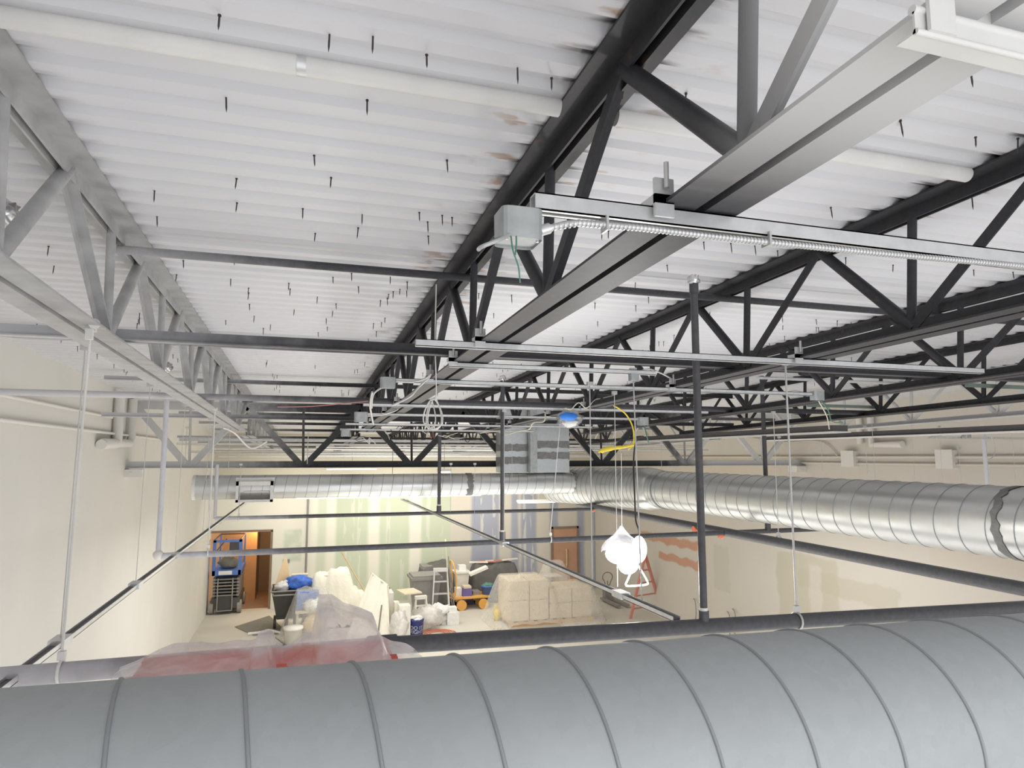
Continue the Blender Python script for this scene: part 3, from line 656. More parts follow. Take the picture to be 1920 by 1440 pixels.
# tracks for the hung ceiling
def track(x, z, y0, y1, label, clips):
    t = thing('ceiling_track', label, 'track', (x, (y0+y1)/2, z), 'suspended lighting tracks')
    mb = MB().box((x-.02, y0, z), (x+.02, y1, z+.003)).box((x-.02, y0, z), (x-.017, y1, z+.022)).box((x+.017, y0, z), (x+.02, y1, z+.022))
    obj('track_rail', mb, 'galv', t)
    obj('track_slot', MB().box((x-.016, y0, z+.004), (x+.016, y1, z+.012)), 'dkgrey', t)
    for i, yc in enumerate(clips): obj('track_clip', MB().box((x-.03, yc-.06, z-.004), (x+.03, yc+.06, z+.03)), 'galv', t)
track(-.965, H-.79, .9, 13.5, 'long narrow metal track hung along the left wall', (3.36, 4.68, 5.98))
track(1.745, H-.79, 2.95, 12.6, 'long narrow metal track hung diagonally across the photo centre', (3.55, 5.9))
for yc, l in ((3.36, 'thin wire from the left joist to the track, nearest the viewer'), (4.68, 'thin wire from the left joist to the track, second'), (5.98, 'thin wire from the left joist to the track, third'), (7.5, 'thin wire from the left joist to the track, farthest')):
    rod((-.95, yc, ZB(yc)), (-.965, yc, H-.765), l, .0022 if yc > 3.4 else .003, 'rod')
rod((1.745, 3.35, ZB(3.35)), (1.745, 3.3, H-.765), 'thin rod down to the right end of the central track', .0042, 'rod')
rod((1.745, 3.95, ZB(3.95)), (1.745, 3.95, H-.765), 'thin rod down to the central track behind the hanging lamp', .0042, 'rod')
rod((1.745, 5.9, ZB(5.9)), (1.745, 5.9, H-.765), 'thin rod down to the central track by the second pipe', .003, 'rod')
k = 0
others = [(823, 655, 852, 5.0, .0025, 'white'), (1155, 730, 1100, 4.6, .004, 'rod'), (1635, 690, 905, 6, .003, 'rod'), (1764, 800, 905, 6.5, .0025, 'rod'), (1712, 790, 900, 7, .002, 'rod'), (1900, 800, 900, 5.9, .003, 'rod'), (1462, 820, 885, 7, .003, 'rod'), (1240, 830, 880, 8, .003, 'rod'),
          (845, 870, 960, 9, .003, 'rod'), (890, 870, 1000, 9, .003, 'rod'), (960, 800, 900, 8, .003, 'rod'), (1540, 800, 885, 8, .004, 'rod'), (1624, 800, 890, 7, .004, 'rod'), (1800, 840, 905, 6.6, .003, 'rod'), (578, 760, 870, 10.3, .008, 'rod'), (350, 760, 870, 9.5, .005, 'rod'), (430, 800, 880, 9, .004, 'rod'), (395, 800, 960, 9, .004, 'rod')]
wh = ['below the coiled cable joist', 'passing the yellow cable', 'in front of the right wall left of two wires', 'by the middle of the right wall', 'passing the second wall box', 'at the right edge of the photo', 'right of the white girder end', 'right of the duct collar',
      'under the girder left of the square ducts', 'under the girder beside the crossing duct', 'in front of the left square duct', 'with a hook above the large round duct', 'just right of the hook wire', 'just left of the pale riser', 'inside the girder V left of centre', 'inside the first girder V', 'left of the second girder V', 'over the left end of the crossing duct']
for (px, y0, y1, Y, r, c), w in zip(others, wh):
    if w.startswith('below the coiled'): continue
    x = XY(px, Y, (y0+y1)/2)
    rod((x, Y, min(zy(y0, Y, px), ZB(Y)+.03)), (x, Y, zy(y1, Y, px)), 'thin hanging rod '+w, r*.8, 'rod')
# ------------------------------------------------------------------ more bars in the far bay and on the right
kb = 0
gb = 'conduits and struts in the far bay'
rows = [(11.6, 'galv', .045, -1.9, 5), (12.1, 'galv', .03, -.5, 8), (13.2, 'white_paint', .04, -2.2, 8.4), (13.9, 'galv', .03, .2, 7), (14.5, 'galv', .035, -2.2, 6), (15.4, 'galv', .035, -1, 8), (16.0, 'white_paint', .04, -2, 7.5), (16.7, 'galv', .04, 0, 8.6), (17.9, 'bridge', .04, -2.2, 8), (18.6, 'galv', .04, -1.6, 7.5), (19.3, 'white_paint', .05, -2.2, 8.8)]
nm = ['first', 'second', 'third', 'fourth', 'fifth', 'sixth', 'seventh', 'eighth', 'ninth', 'tenth', 'eleventh']
for i, (Y, m_, w, a, b_) in enumerate(rows):
    xbar('conduit', a, b_, Y, ZB(Y)-.05-(.10 if i % 3 == 1 else 0), w, m_, 'thin horizontal conduit behind the girder, %s row back' % nm[i], 'conduit', 'round' if i % 2 else 'box', gb)
def yrun(name, x, z, y0, y1, w, m_, label, cat='conduit'):
    return tag(obj(name, MB().box((x-w/2, y0, z), (x+w/2, y1, z+w*.5)), m_), label, cat)
def pbar(name, p0, p1, Y, r, m_, label, cat='conduit', shape='round'):
    a, b = P(*p0, Y=Y), P(*p1, Y=Y); b.z = a.z
    mb = MB().cyl(a, b, r, 12) if shape == 'round' else MB().box((a.x, Y-r, a.z-r), (b.x, Y+r, a.z+r))
    return tag(obj(name, mb, m_), label, cat)
pbar('cross_pipe', (1500, 698), (1800, 722), 5.2, .028, 'bridge', 'rusty grey pipe end between the right joists', 'pipe')
pbar('conduit', (1420, 708), (1700, 722), 5.0, .014, 'galv', 'short bright conduit below the rusty grey pipe')
pbar('strut_channel', (1812, 722), (2000, 738), 4.3, .016, 'green_strut', 'green tinted strut at the right edge under the joist', 'strut', 'box')
pbar('strut_channel', (1515, 760), (1660, 772), 5.6, .015, 'green_strut', 'dark green strut end under the fourth joist', 'strut', 'box')
pbar('strut_channel', (1335, 785), (1452, 793), 6.6, .016, 'dkgrey', 'short dark strut left of the pale right girder end', 'strut', 'box')
pbar('strut_channel', (1740, 848-28), (1990, 826), 6.25, .014, 'galv', 'pale strut behind the paired junction boxes', 'strut', 'box')
# hung linear troughs by the right wall
for i, (x, y0, y1, lab) in enumerate(((5.0, 5.3, 9.4, 'long dark strip fixture hung under the right joists, nearer the centre'), (6.6, 4.2, 8.4, 'long dark strip fixture hung under the right joists, nearer the right wall'))):
    t = thing('strip_fixture', lab, 'light fixture', (x, (y0+y1)/2, H+.24), 'long strip fixtures')
    obj('housing', MB().box((x-.09, y0, H+.25), (x+.09, y1, H+.31)), 'dkgrey', t)
    obj('lens_rim', MB().box((x-.11, y0-.02, H+.238), (x+.11, y1+.02, H+.25)), 'white_paint', t)
# right wall conduits and boxes
def wallrun(side, z, y0, y1, r, m_, label):
    x = XR-.02-r if side else XL+.02+r
    return tag(obj('wall_conduit', MB().cyl((x, y0, z), (x, y1, z), r, 10), m_), label, 'conduit', 'conduits on the side walls')
wallrun(1, H-.0, 3, 15.4, .022, 'right', 'upper painted conduit along the right wall'); wallrun(1, H-.11, 3, 15.4, .018, 'right', 'lower painted conduit along the right wall')
for px, l in ((1598, 'painted wall box on the right wall conduits, farther one'), (1780, 'painted wall box on the right wall conduits, nearer one')):
    c = P(px, 858, X=XR); tag(obj('wall_box', MB().box((XR-.11, c.y-.13, H-.16), (XR, c.y+.13, H+.1)).box((XR-.115, c.y-.14, H-.17), (XR-.105, c.y+.14, H+.11)), 'wall_paint'), l, 'electrical box')
cable('wall_conduit', [(XR-.04, 12.2, H+.42), (XR-.04, 11.2, H+.3), (XR-.04, 10.1, H+.28), (XR-.04, 9.7, H+.02)], .012, 'right', 'thin bent conduit dropping to the farther right wall box', 'conduit')
c = P(1640, 800, X=XR)
tag(obj('vent_pipe', MB().tube([(XR-.08, c.y, ZT(c.y)-.15), (XR-.08, c.y, H+.2), (XR-.08, c.y-.6, H+.2)], .055, 12).tube([(XR-.08, c.y+.25, ZT(c.y)-.2), (XR-.08, c.y+.25, H+.22)], .05, 12), 'wall_paint'), 'painted L-shaped pipe on the right wall above the conduits', 'pipe')
# left wall pipes
c1 = P(215, 725, X=XL); c2 = P(236, 728, X=XL)
tag(obj('vent_pipe', MB().tube([(XL+.07, c1.y, ZT(c1.y)-.08), (XL+.07, c1.y, H+.24), (XL+.07, c1.y-.06, H+.17), (XL+.07, c1.y-.7, H+.15)], .06, 14), 'wall_paint'), 'pale painted pipe with an elbow on the left wall, left of two', 'pipe')
tag(obj('vent_pipe', MB().tube([(XL+.07, c2.y+.15, ZT(c2.y)-.08), (XL+.07, c2.y+.15, H+.26), (XL+.07, c2.y+.07, H+.19), (XL+.07, c2.y-1.2, H+.17)], .055, 14), 'wall_paint'), 'pale painted pipe with an elbow on the left wall, right of two', 'pipe')
wallrun(0, H+.3, 2, 13.2, .018, 'wall_paint', 'painted pipe along the left wall, lower of two'); wallrun(0, H+.5, 2, 9.6, .016, 'wall_paint', 'painted pipe along the left wall, upper of two')
# ------------------------------------------------------------------ loose cables
def coil(): 
    mb = MB(); Y = 3.6
    for k, (w, h, o) in enumerate(((17, 28, 0), (12, 30, 3), (8, 27, -4))):
        c = P(812+o, 776, Y=Y+.03*k); s = .00295
        mb.tube([c+Vector((w*s*math.sin(a)*(1-.25*math.cos(a)), .02*math.sin(2*a), h*s*math.cos(a))) for a in [2*PI*i/30 for i in range(31)]], .0038, 6)
    return mb
t = thing('cable_coil', 'coil of white cable hanging from the joist near the photo centre', 'cable', P(812, 800, Y=3.6))
obj('coil_loops', coil(), 'wire_white', t)
obj('hanging_tail', MB().tube([P(818, 533, Y=3.42), P(816, 640, Y=3.5), P(818, 735, Y=3.6), P(814, 750, Y=3.6)], .0035, 6, 5), 'wire_white', t)
t = thing('work_cable', 'yellow cable looping down and ending in a yellow tied bundle', 'cable', P(1160, 840, Y=5.2))
obj('cable_loop', MB().tube([P(1150, 760, Y=5.2), P(1172, 775, Y=5.2), P(1186, 800, Y=5.2), P(1188, 830, Y=5.2), P(1178, 843, Y=5.2)], .006, 6, 6), 'wire_yellow', t)
obj('tied_bundle', MB().tube([P(1122, 848, Y=5.2), P(1135, 843, Y=5.2), P(1152, 840, Y=5.2), P(1170, 838, Y=5.2), P(1190, 834, Y=5.2)], [.008]*3+[.02]*8+[.016]*6+[.011]*7+[.006], 8, 6), 'wire_yellow', t)
cable('loose_wire', [P(1150, 758, Y=5.3), P(1120, 748, Y=5.3), P(1100, 765, Y=5.3), P(1085, 755, Y=5.3), P(1070, 768, Y=5.3), P(1060, 765, Y=5.3)], .005, 'wire_cream', 'cream cable looping over the strut above the blue bagged device', 'wire')
cable('loose_wire', [P(1022, 772, Y=6), P(1020, 790, Y=6), P(1000, 793, Y=6.1), P(992, 805, Y=6.2), P(975, 808, Y=6.3), P(960, 812, Y=6.4), P(945, 815, Y=6.5), P(930, 808, Y=6.7), P(900, 812, Y=6.9)], .006, 'wire_cream', 'cream cable sagging left of the blue bagged device', 'wire')
cable('loose_wire', [P(698, 735, Y=4.3), P(694, 760, Y=4.5), P(697, 780, Y=4.8), P(700, 795, Y=5)], .007, 'rod', 'grey cable hanging down from the left small junction box', 'wire')
cable('loose_wire', [P(715, 727, Y=4), P(700, 740, Y=4.1), P(697, 765, Y=4.3)], .005, 'rod', 'grey cable curling off the left small junction box', 'wire')
cable('loose_wire', [P(1540, 752, Y=3.95), P(1553, 770, Y=3.95), P(1560, 790, Y=3.95), P(1580, 792, Y=3.95)], .004, 'wire_green', 'green wire curling down from the right small junction box', 'wire')
cable('loose_wire', [P(1535, 752, Y=3.95), P(1550, 780, Y=3.95), P(1555, 805, Y=3.95)], .004, 'wire_cream', 'cream wire hanging from the right small junction box', 'wire')
cable('loose_wire', [P(1208, 798, Y=6.3), P(1212, 815, Y=6.2), P(1216, 830, Y=6.2)], .006, 'wire_green', 'green wire by the black drop cable', 'wire')
cable('loose_wire', [P(1206, 818, Y=5.2), P(1192, 830, Y=4.9), P(1188, 870, Y=4.7), P(1190, 930, Y=4.6), P(1192, 975, Y=4.55), P(1198, 1000, Y=4.5), P(1188, 1035, Y=4.45)], .006, 'wire_black', 'black cord dropping to the bagged work lamp', 'cord')
cable('loose_wire', [P(1858, 868-50, Y=6.2), P(1866, 850-10, Y=6.2), P(1862, 856, Y=6.2), P(1852, 862, Y=6.2)], .005, 'rod', 'grey wire end hanging off the right paired box', 'wire')
cable('loose_wire', [P(690, 752, Y=5.4), P(640, 757, Y=5.5), P(580, 762, Y=5.5), P(520, 763, Y=5.5)], .004, 'wire_red', 'faint red wire stretched left across the deck bay', 'wire')
cable('loose_wire', [P(500, 828, Y=9), P(470, 840, Y=9.2), P(440, 812, Y=9), P(418, 802, Y=8.8)], .012, 'white_paint', 'pale bent bar ending below the left joist', 'bar')
for i in range(14):
    px = rnd.uniform(650, 935); py = rnd.uniform(800, 835); Y = rnd.uniform(8, 12)
    pts = [P(px+q*rnd.uniform(5, 12), py+rnd.uniform(-8, 22)*(q % 2), Y=Y) for q in range(4)]
    cable('loose_wire', pts, .005, rnd.choice(['wire_black', 'wire_cream', 'wire_white', 'rod', 'wire_red']), 'one of the tangled wire ends around the rear struts left of the girder centre', 'wire', group='tangled wires at the rear struts')
for q_, (pp, rr_, ll) in enumerate((([(743, 714), (770, 716), (795, 711), (808, 701)], .006, 'pale flexible conduit looping from the left small junction box'), ([(808, 701), (806, 706), (785, 726), (768, 744), (735, 760)], .006, 'pale flexible conduit following the black joist down to the left'), ([(690, 780), (715, 778), (745, 768), (748, 757)], .007, 'pale flexible conduit looping near the coiled cable'), ([(1190, 700), (1215, 692), (1240, 700), (1262, 712)], .005, 'thin pale conduit arching over the short strut'), ([(1515, 740), (1490, 733), (1470, 737)], .006, 'pale flexible conduit entering the right small junction box'))):
    cable('flexible_conduit', [P(a_, b_, Y=3.85+q_*.05 if q_ != 2 else 6) for a_, b_ in pp], rr_, 'rod', ll, 'conduit', 6)
# blue device in a bag, foil lumps
t = thing('bagged_device', 'bright blue device wrapped in a white plastic bag hanging under a strut', 'device', P(1066, 786, Y=5.4))
obj('device_body', MB().blob(P(1066, 781, Y=5.32), (.085, .04, .035), 3, .2), 'bluething', t)
obj('plastic_bag', MB().blob(P(1069, 784, Y=5.42), (.115, .085, .075), 5, .5, 18, 12), 'bag_clear', t)
obj('bag_bottom', MB().blob(P(1068, 792, Y=5.38), (.075, .05, .04), 9, .4), 'paper', t)
for (px, py, Y, s, l) in ((5, 400, 2.7, .05, 'crumpled foil ball at the left edge under the deck'), (311, 690, 6.3, .05, 'small crumpled foil lump behind the left joist')):
    tag(obj('foil_ball', MB().blob(P(px, py, Y=Y), s, px, .5, 14, 10, 4), 'foil'), l, 'foil')
# bagged work lamp
YL = 4.45
t = thing('work_lamp', 'glaring work lamp in a clear plastic bag with a triangular handle below', 'lamp', P(1170, 1045, Y=YL))
c = P(1166, 1038, Y=YL)
obj('lamp_head', MB().blob(c, (.125, .07, .075), 2, .05, 20, 12, 1.2), 'lamp_glow', t)
obj('lamp_head', MB().blob(P(1178, 1058, Y=YL), (.08, .05, .07), 4, .06), 'lamp_glow', t, label='lower lamp head')
obj('lamp_head', MB().blob(P(1198, 1030, Y=YL), (.06, .045, .095), 4, .06), 'lamp_glow', t, label='right lamp head')
obj('plastic_bag', MB().lathe(P(1166, 1030, Y=YL), [(.01, .165), (.022, .145), (.06, .10), (.12, .055), (.145, .02), (.148, -.02)], 18), 'bag_clear', t)
tri = [P(1187, 1062, Y=YL), P(1178, 1085, Y=YL), P(1174, 1098, Y=YL), P(1195, 1098, Y=YL), P(1212, 1096, Y=YL), P(1214, 1090, Y=YL), P(1198, 1062, Y=YL)]
obj('handle', MB().tube(tri, .007, 8, 4), 'white_obj', t)
obj('hanging_cord', MB().cyl(P(1166, 990, Y=YL), P(1165, 850, Y=YL), .002, 6), 'wire_white', t)
# ------------------------------------------------------------------ deck screws
def deckpt(px, py):
    r = ray(px, py); t_ = 1.115/(r.z+.022*r.y); return Vector((0, 0, H))+r*t_
scr = MB().cyl((0, 0, .001), (0, 0, -.035), .0026, 6).cyl((0, 0, -.035), (0, 0, -.048), .0026, 6, .0004).cyl((0, 0, .001), (0, 0, -.004), .0045, 6)
spots = [(411,22),(617,65),(699,68),(801,96),(971,128),(1034,140),(426,182),(689,188),(591,288),(442,332),(290,358),(443,377),(296,406),(568,391),(590,435),(787,395),(830,403),(679,402),(848,405),(803,418),(670,429),(804,442),(1284,174),(1167,158),(1692,231),(1828,251),(1906,264),(1822,134),(1823,373),(433,523),(345,487),(330,513),(625,517),(541,530),(544,541),(660,512),(673,537),(713,563),(424,598),(551,580),(612,597),(763,545),(764,530),(728,548),(727,560),(897,548),(960,556),(1115,568),(1140,430),(1128,432),(1320,452),(1372,458),(1417,462),(1458,466),(1190,530),(1252,495),(1192,573),(1100,628),(90,463),(100,498),(212,510),(262,598),(715,603),(706,622),(691,635),(1330,585),(1403,588),(1467,594),(1531,598),(1595,604),(1585,482),(1673,495),(1825,503),(1900,508),(1440,200),(1560,390),(1498,212),(620,330),(840,300),(1235,640),(1216,655)]
pts = [deckpt(*s) for s in spots]
rows_x = [-1.9, -1.2, -.35, .1, .5, 1.3, 1.75, 2.1, 2.95, 3.5, 3.85, 4.6, 5.2, 6.3]
while len(pts) < 270:
    x = rnd.choice(rows_x)+rnd.uniform(-.07, .07); Y = 3.6+6.7*rnd.random()**.9
    pts.append(Vector((x, Y, ZT(Y))))
first = None
for i, p in enumerate(pts):
    if first is None:
        first = obj('deck_screw', scr, 'screw'); first['_o'] = (0, 0, 0); s_ = first
        tag(first, 'dark screw tip poking down through the white roof deck', 'screw', 'screws poking through the roof deck')
    else: s_ = first.copy(); C.objects.link(s_)
    s_.location = (p.x, p.y, ZT(p.y)-.048); s_.scale = (1, 1, rnd.uniform(.75, 1.25)); s_.rotation_euler = (rnd.uniform(-.08, .08), rnd.uniform(-.08, .08), 0)
    # mesh origin is its tip
# ------------------------------------------------------------------ things on the floor
def G(px, py): return P(px, py, Z=0)
# blue scissor lift in the opening
LX, LY = -1.93, 19.95
t = thing('scissor_lift', 'folded blue and grey scissor lift parked in the doorway at the far left', 'scissor lift', (LX, LY+.6, 0))
ch = obj('chassis', MB().box((LX-.36, LY, .14), (LX+.36, LY+1.5, .42)).box((LX-.2, LY-.03, .08), (LX+.16, LY, .5)), 'dkgrey', t)
obj('battery_door', MB().box((LX-.17, LY-.05, .12), (LX+.14, LY-.03, .42)), 'cart', ch)
for sx in (-1, 1):
    for yy in (LY+.12, LY+1.3): obj('wheel', MB().cyl((LX+sx*.3, yy, .17), (LX+sx*.4, yy, .17), .17, 18), 'rubber', ch)
mb = MB()
for k in range(6):
    z = .46+k*.085; mb.box((LX-.32, LY+.05, z), (LX+.32, LY+1.4, z+.035)); mb.box((LX-.33, LY+.0, z), (LX-.27, LY+1.45, z+.06)); mb.box((LX+.27, LY, z), (LX+.33, LY+1.45, z+.06))
obj('scissor_stack', mb, 'midgrey', t)
obj('ladder_frame', MB().tube([(LX-.2, LY-.06, .1), (LX-.2, LY-.06, .95)], .016, 6).tube([(LX+.17, LY-.06, .1), (LX+.17, LY-.06, .95)], .016, 6).tube([(LX-.2, LY-.06, .5), (LX+.17, LY-.06, .5)], .016, 6).tube([(LX-.2, LY-.06, .75), (LX+.17, LY-.06, .75)], .016, 6).tube([(LX-.2, LY-.06, .1), (LX+.17, LY-.06, .1)], .016, 6), 'rubber', t)
pz = 1.02
mb = MB().box((LX-.36, LY-.02, pz), (LX+.36, LY+1.5, pz+.13))
for sx in (-1, 1):
    mb.box((LX+sx*.33-.04, LY-.02, pz), (LX+sx*.33+.04, LY+.05, pz+.95))
    mb.box((LX+sx*.33-.02, LY+1.4, pz), (LX+sx*.33+.02, LY+1.45, pz+.95))
mb.box((LX-.36, LY-.02, pz+.88), (LX+.36, LY+.03, pz+.94))
pf = obj('platform', mb, 'blue', t)
mb = MB()
for sx in (-1, 1):
    for z in (.5, .95): mb.cyl((LX+sx*.33, LY, pz+z), (LX+sx*.33, LY+1.4, pz+z), .02, 8)
mb.cyl((LX-.33, LY+1.42, pz+.95), (LX+.33, LY+1.42, pz+.95), .02, 8).cyl((LX-.3, LY, pz+.62), (LX-.05, LY+.2, pz+.95), .015, 6)
obj('guard_rail', mb, 'dkgrey', pf)
obj('sign_plate', MB().box((LX-.2, LY-.03, pz+.02), (LX+.14, LY-.021, pz+.12)), 'white_obj', pf)
obj('control_box', MB().box((LX-.0, LY+.5, pz+.55), (LX+.3, LY+.75, pz+.85)), 'dkgrey', pf)
obj('tool_pile', MB().blob((LX, LY+.5, pz+.25), (.27, .3, .16), 3, .5), 'mat', t)
# black tilt cart
c = G(542, 1185)
t = thing('tilt_cart', 'black plastic tilt cart loaded with rubbish beside the doorway', 'cart', (c.x, c.y+.3, 0))
mb = MB(); x, y = c.x, c.y+.35
bot = [(x-.30, y-.22, .28), (x+.30, y-.22, .28), (x+.30, y+.3, .28), (x-.30, y+.3, .28)]; top = [(x-.43, y-.42, .98), (x+.43, y-.42, .98), (x+.43, y+.5, .98), (x-.43, y+.5, .98)]
mb.add(bot+top, [(0, 3, 2, 1), (0, 1, 5, 4), (1, 2, 6, 5), (2, 3, 7, 6), (3, 0, 4, 7)])
obj('tub', mb, 'cart', t)
obj('rim', MB().tube([(x-.45, y-.44, .98), (x+.45, y-.44, .98), (x+.45, y+.52, .98), (x-.45, y+.52, .98), (x-.45, y-.44, .98)], .022, 6), 'midgrey', t)
obj('handle_bar', MB().tube([(x-.4, y-.44, .93), (x-.38, y-.5, .9), (x+.38, y-.5, .9), (x+.4, y-.44, .93)], .018, 6), 'rubber', t)
for sx in (-1, 1): obj('wheel', MB().cyl((x+sx*.32, y+.1, .16), (x+sx*.38, y+.1, .16), .16, 16), 'cart', t)
obj('caster', MB().cyl((x-.1, y-.22, .07), (x-.05, y-.22, .07), .07, 12).box((x-.12, y-.25, .07), (x-.03, y-.19, .28)), 'dkgrey', t)
obj('caster', MB().cyl((x+.1, y-.22, .07), (x+.15, y-.22, .07), .07, 12).box((x+.08, y-.25, .07), (x+.17, y-.19, .28)), 'dkgrey', t)
tag(obj('rubbish_bag', MB().blob((x+.18, y+.05, 1.08), (.33, .3, .17), 8, .5, 18, 12, 3.5), 'bluebag'), 'bright blue plastic bag heaped on the black cart', 'bag')
tag(obj('paper_scrap', MB().blob((x-.2, y-.1, 1.03), (.17, .16, .12), 4, .6, 12, 8, 5), 'paper'), 'white paper scraps on the black cart', 'paper')
tag(obj('carton', MB().box((x+.0, y+.2, .85), (x+.4, y+.45, 1.25)), 'card'), 'tan cardboard edge behind the blue bag', 'box')
tag(obj('plywood_offcut', MB().add([(x-.42, y+.2, .9), (x-.02, y+.42, .95), (x-.12, y+.5, 1.62), (x-.2, y+.46, 1.62), (x-.42, y+.23, .9), (x-.02, y+.45, .95), (x-.12, y+.53, 1.62), (x-.2, y+.49, 1.62)], [(0, 1, 2, 3), (7, 6, 5, 4), (0, 4, 5, 1), (1, 5, 6, 2), (2, 6, 7, 3), (3, 7, 4, 0)]), 'wood'), 'pale plywood offcut standing up in the black cart', 'board')
a, b = G(560, 1190), P(578, 970, Y=20.1)
tag(obj('conduit_drop', MB().cyl((XY(573, 20.1, 1080), 20.1, .9), (XY(579, 20.1, 900), 20.1, 3.4), .03, 8), 'midgrey'), 'thin vertical conduit against the back wall above the black cart', 'conduit')
# floor mat
q = [G(440, 1176), G(505, 1155), G(532, 1180), G(528, 1189), G(475, 1192)]
mb = MB(); mb.add([Vector((p.x, p.y, .004)) for p in q]+[Vector((p.x, p.y, .014)) for p in q], [(5, 9, 8, 7, 6)[::-1], (0, 1, 6, 5), (1, 2, 7, 6), (2, 3, 8, 7), (3, 4, 9, 8), (4, 0, 5, 9)])
tag(obj('floor_mat', mb, 'mat'), 'dark grey mat on the concrete left of the black cart', 'mat')
tag(obj('twisted_rag', MB().tube([G(465, 1191)+Vector((0, 0, .03)), G(490, 1189)+Vector((0, 0, .04)), G(503, 1186)+Vector((0, 0, .05)), G(520, 1188)+Vector((0, 0, .03)), G(528, 1190)+Vector((0, 0, .03))], .035, 7, 3), 'paper'), 'twisted white rag along the edge of the grey mat', 'rag')
cable('power_cord', [G(497, 1190)+Vector((0, 0, .01)), G(510, 1192)+Vector((0, 0, .01)), G(522, 1200)+Vector((0, 0, .01)), G(535, 1210)+Vector((0, 0, .01))], .012, 'midgrey', 'dark cord on the floor in front of the grey mat', 'cord')
def bucket(c, r, h, m_, label, lid=None, fill=None, cat='bucket'):
    t = thing('bucket', label, cat, c)
    obj('bucket_body', MB().lathe(c, [(0, 0), (r*.85, 0), (r, h), (r*1.06, h), (r*1.06, h-.04), (r*.99, h-.04)], 20), m_, t)
    if lid: obj('lid', MB().lathe(Vector(c)+Vector((0, 0, h)), [(r*1.08, -.02), (r*1.08, .015), (0, .02)], 20), lid, t)
    return t
bucket(G(549, 1207), .2, .36, 'white_obj', 'white plastic bucket with a lid on the floor left of the plastic sheet', 'white_obj')
# drapes
def drape(boxes, m_, name, label, cat, x0, x1, y0, y1, k=3.2, step=.045, seed=0, zmin=.01, wr=.05, cr=1., pw=1., parent=None, hem=None):
    nx = int((x1-x0)/step); ny = int((y1-y0)/step); vs = {}; mb = MB(); idx = {}
    def z(x, y):
        best = -9.
        for (a, b, c, d, h, *tilt) in boxes:
            dx = max(a-x, 0, x-b); dy = max(c-y, 0, y-d); dd = math.hypot(dx, dy)
            hh = h if not tilt else h+(x-(a+b)/2)*tilt[0]
            best = max(best, hh-k*dd**pw)
        w = wr*noise.noise(Vector((x*3.5+seed, y*3.5, seed)))+wr*.6*noise.noise(Vector((x*9+seed, y*9, 1)))
        ang = math.atan2(y-(y0+y1)/2, x-(x0+x1)/2)
        w *= cr; w += wr*.9*math.sin(ang*17+seed)*max(0, min(1, (1-best)))*.7
        return best+w
    for i in range(nx+1):
        for j in range(ny+1):
            x = x0+(x1-x0)*i/nx; y = y0+(y1-y0)*j/ny; zz = z(x, y)
            if zz > -.12: idx[i, j] = len(mb.v); mb.v.append(Vector((x, y, max(zmin, zz))))
    for i in range(nx):
        for j in range(ny):
            q = [(i, j), (i+1, j), (i+1, j+1), (i, j+1)]
            if all(p in idx for p in q): mb.f.append([idx[p] for p in q]); mb.sm.append(True)
    o = obj(name, mb, m_, parent)
    if not parent: tag(o, label, cat)
    return o
# big covered machine
c = G(600, 1165); 
bx = [(.38, .62, 17.95, 18.25, 1.27), (.72, 1.1, 17.95, 18.2, 1.35), (.34, 1.35, 17.8, 18.35, .85)]
tag(obj('covered_table', MB().box((.34, 17.9, .0), (1.18, 18.25, 1.22)).box((.33, 17.8, .0), (1.24, 18.35, .82)), 'card'), 'bulky crate hidden under the white dust sheet', 'crate')
drape(bx, 'tarp_white', 'dust_sheet', 'cream dust sheet over a bulky crate, tallest heap left of centre', 'sheet', .0, 1.85, 17.3, 18.75, 6.5, .045, 3, wr=.10, pw=1.6)
# plastic over blue box, front-left
tag(obj('blue_carton', MB().box((-.08, 16.95, .62), (.42, 17.35, 1.0)), 'blue'), 'blue carton showing through the thin plastic sheet', 'box')
tag(obj('work_table', MB().box((-.1, 16.85, .55), (.62, 17.5, .61)).box((-.08, 16.9, 0), (-.03, 16.95, .55)).box((.55, 16.9, 0), (.6, 16.95, .55)), 'card'), 'low table under the thin plastic sheet', 'table')
tag(obj('tool_bag', MB().blob((.3, 16.85, .28), (.25, .2, .22), 4, .5), 'wood'), 'tan bundle of tools at the foot of the plastic sheet', 'tool bag')
tag(obj('paper_heap', MB().blob((.35, 16.9, .72), (.27, .18, .15), 14, .5, 18, 12, 4), 'paper'), 'crumpled white heap on the low table', 'paper')
drape([(-.1, .6, 16.85, 17.5, 1.03)], 'plastic_thin', 'plastic_sheet', 'thin clear plastic sheet over the blue carton', 'sheet', -.5, .95, 16.3, 17.75, 3.0, .05, 8, wr=.06)
# leaning stick
cable('wooden_pole', [P(640, 1035, Y=19.6), P(692, 1122, Y=18.2)], .018, 'pallet', 'long thin pole leaning against the back wall', 'pole', 0)
# wrapped leaning panels
pc = G(705, 1198)
t = thing('wrapped_panels', 'stack of tall panels wrapped in cream plastic, leaning to a point', 'panel stack', (1.55, 16.4, 0))
def wrap(u, v):
    px = [(668, 1195), (706, 1083)]; 
    return None
mb = MB()
base_ = [(1.02, 16.2), (2.05, 16.1), (2.05, 16.7), (1.3, 16.9)]
topz = 1.42
a0, a1 = Vector((1.0, 16.25, 0)), Vector((2.02, 16.1, 0)); t0, t1 = Vector((1.62, 16.75, topz)), Vector((2.0, 16.7, 1.1)); b0, b1 = Vector((1.35, 17.1, 0)), Vector((2.15, 17.0, 0))
mid = Vector((1.62, 16.72, 1.42))
def wrapf(u, v):
    p = a0.lerp(a1, u).lerp((mid.lerp(t1, u)), v); nrm = Vector((.1, -1, .2))
    return p+nrm*(.05*noise.noise(Vector((u*5, v*1.2, 2)))+.03*noise.noise(Vector((u*14, v*3, 5))))
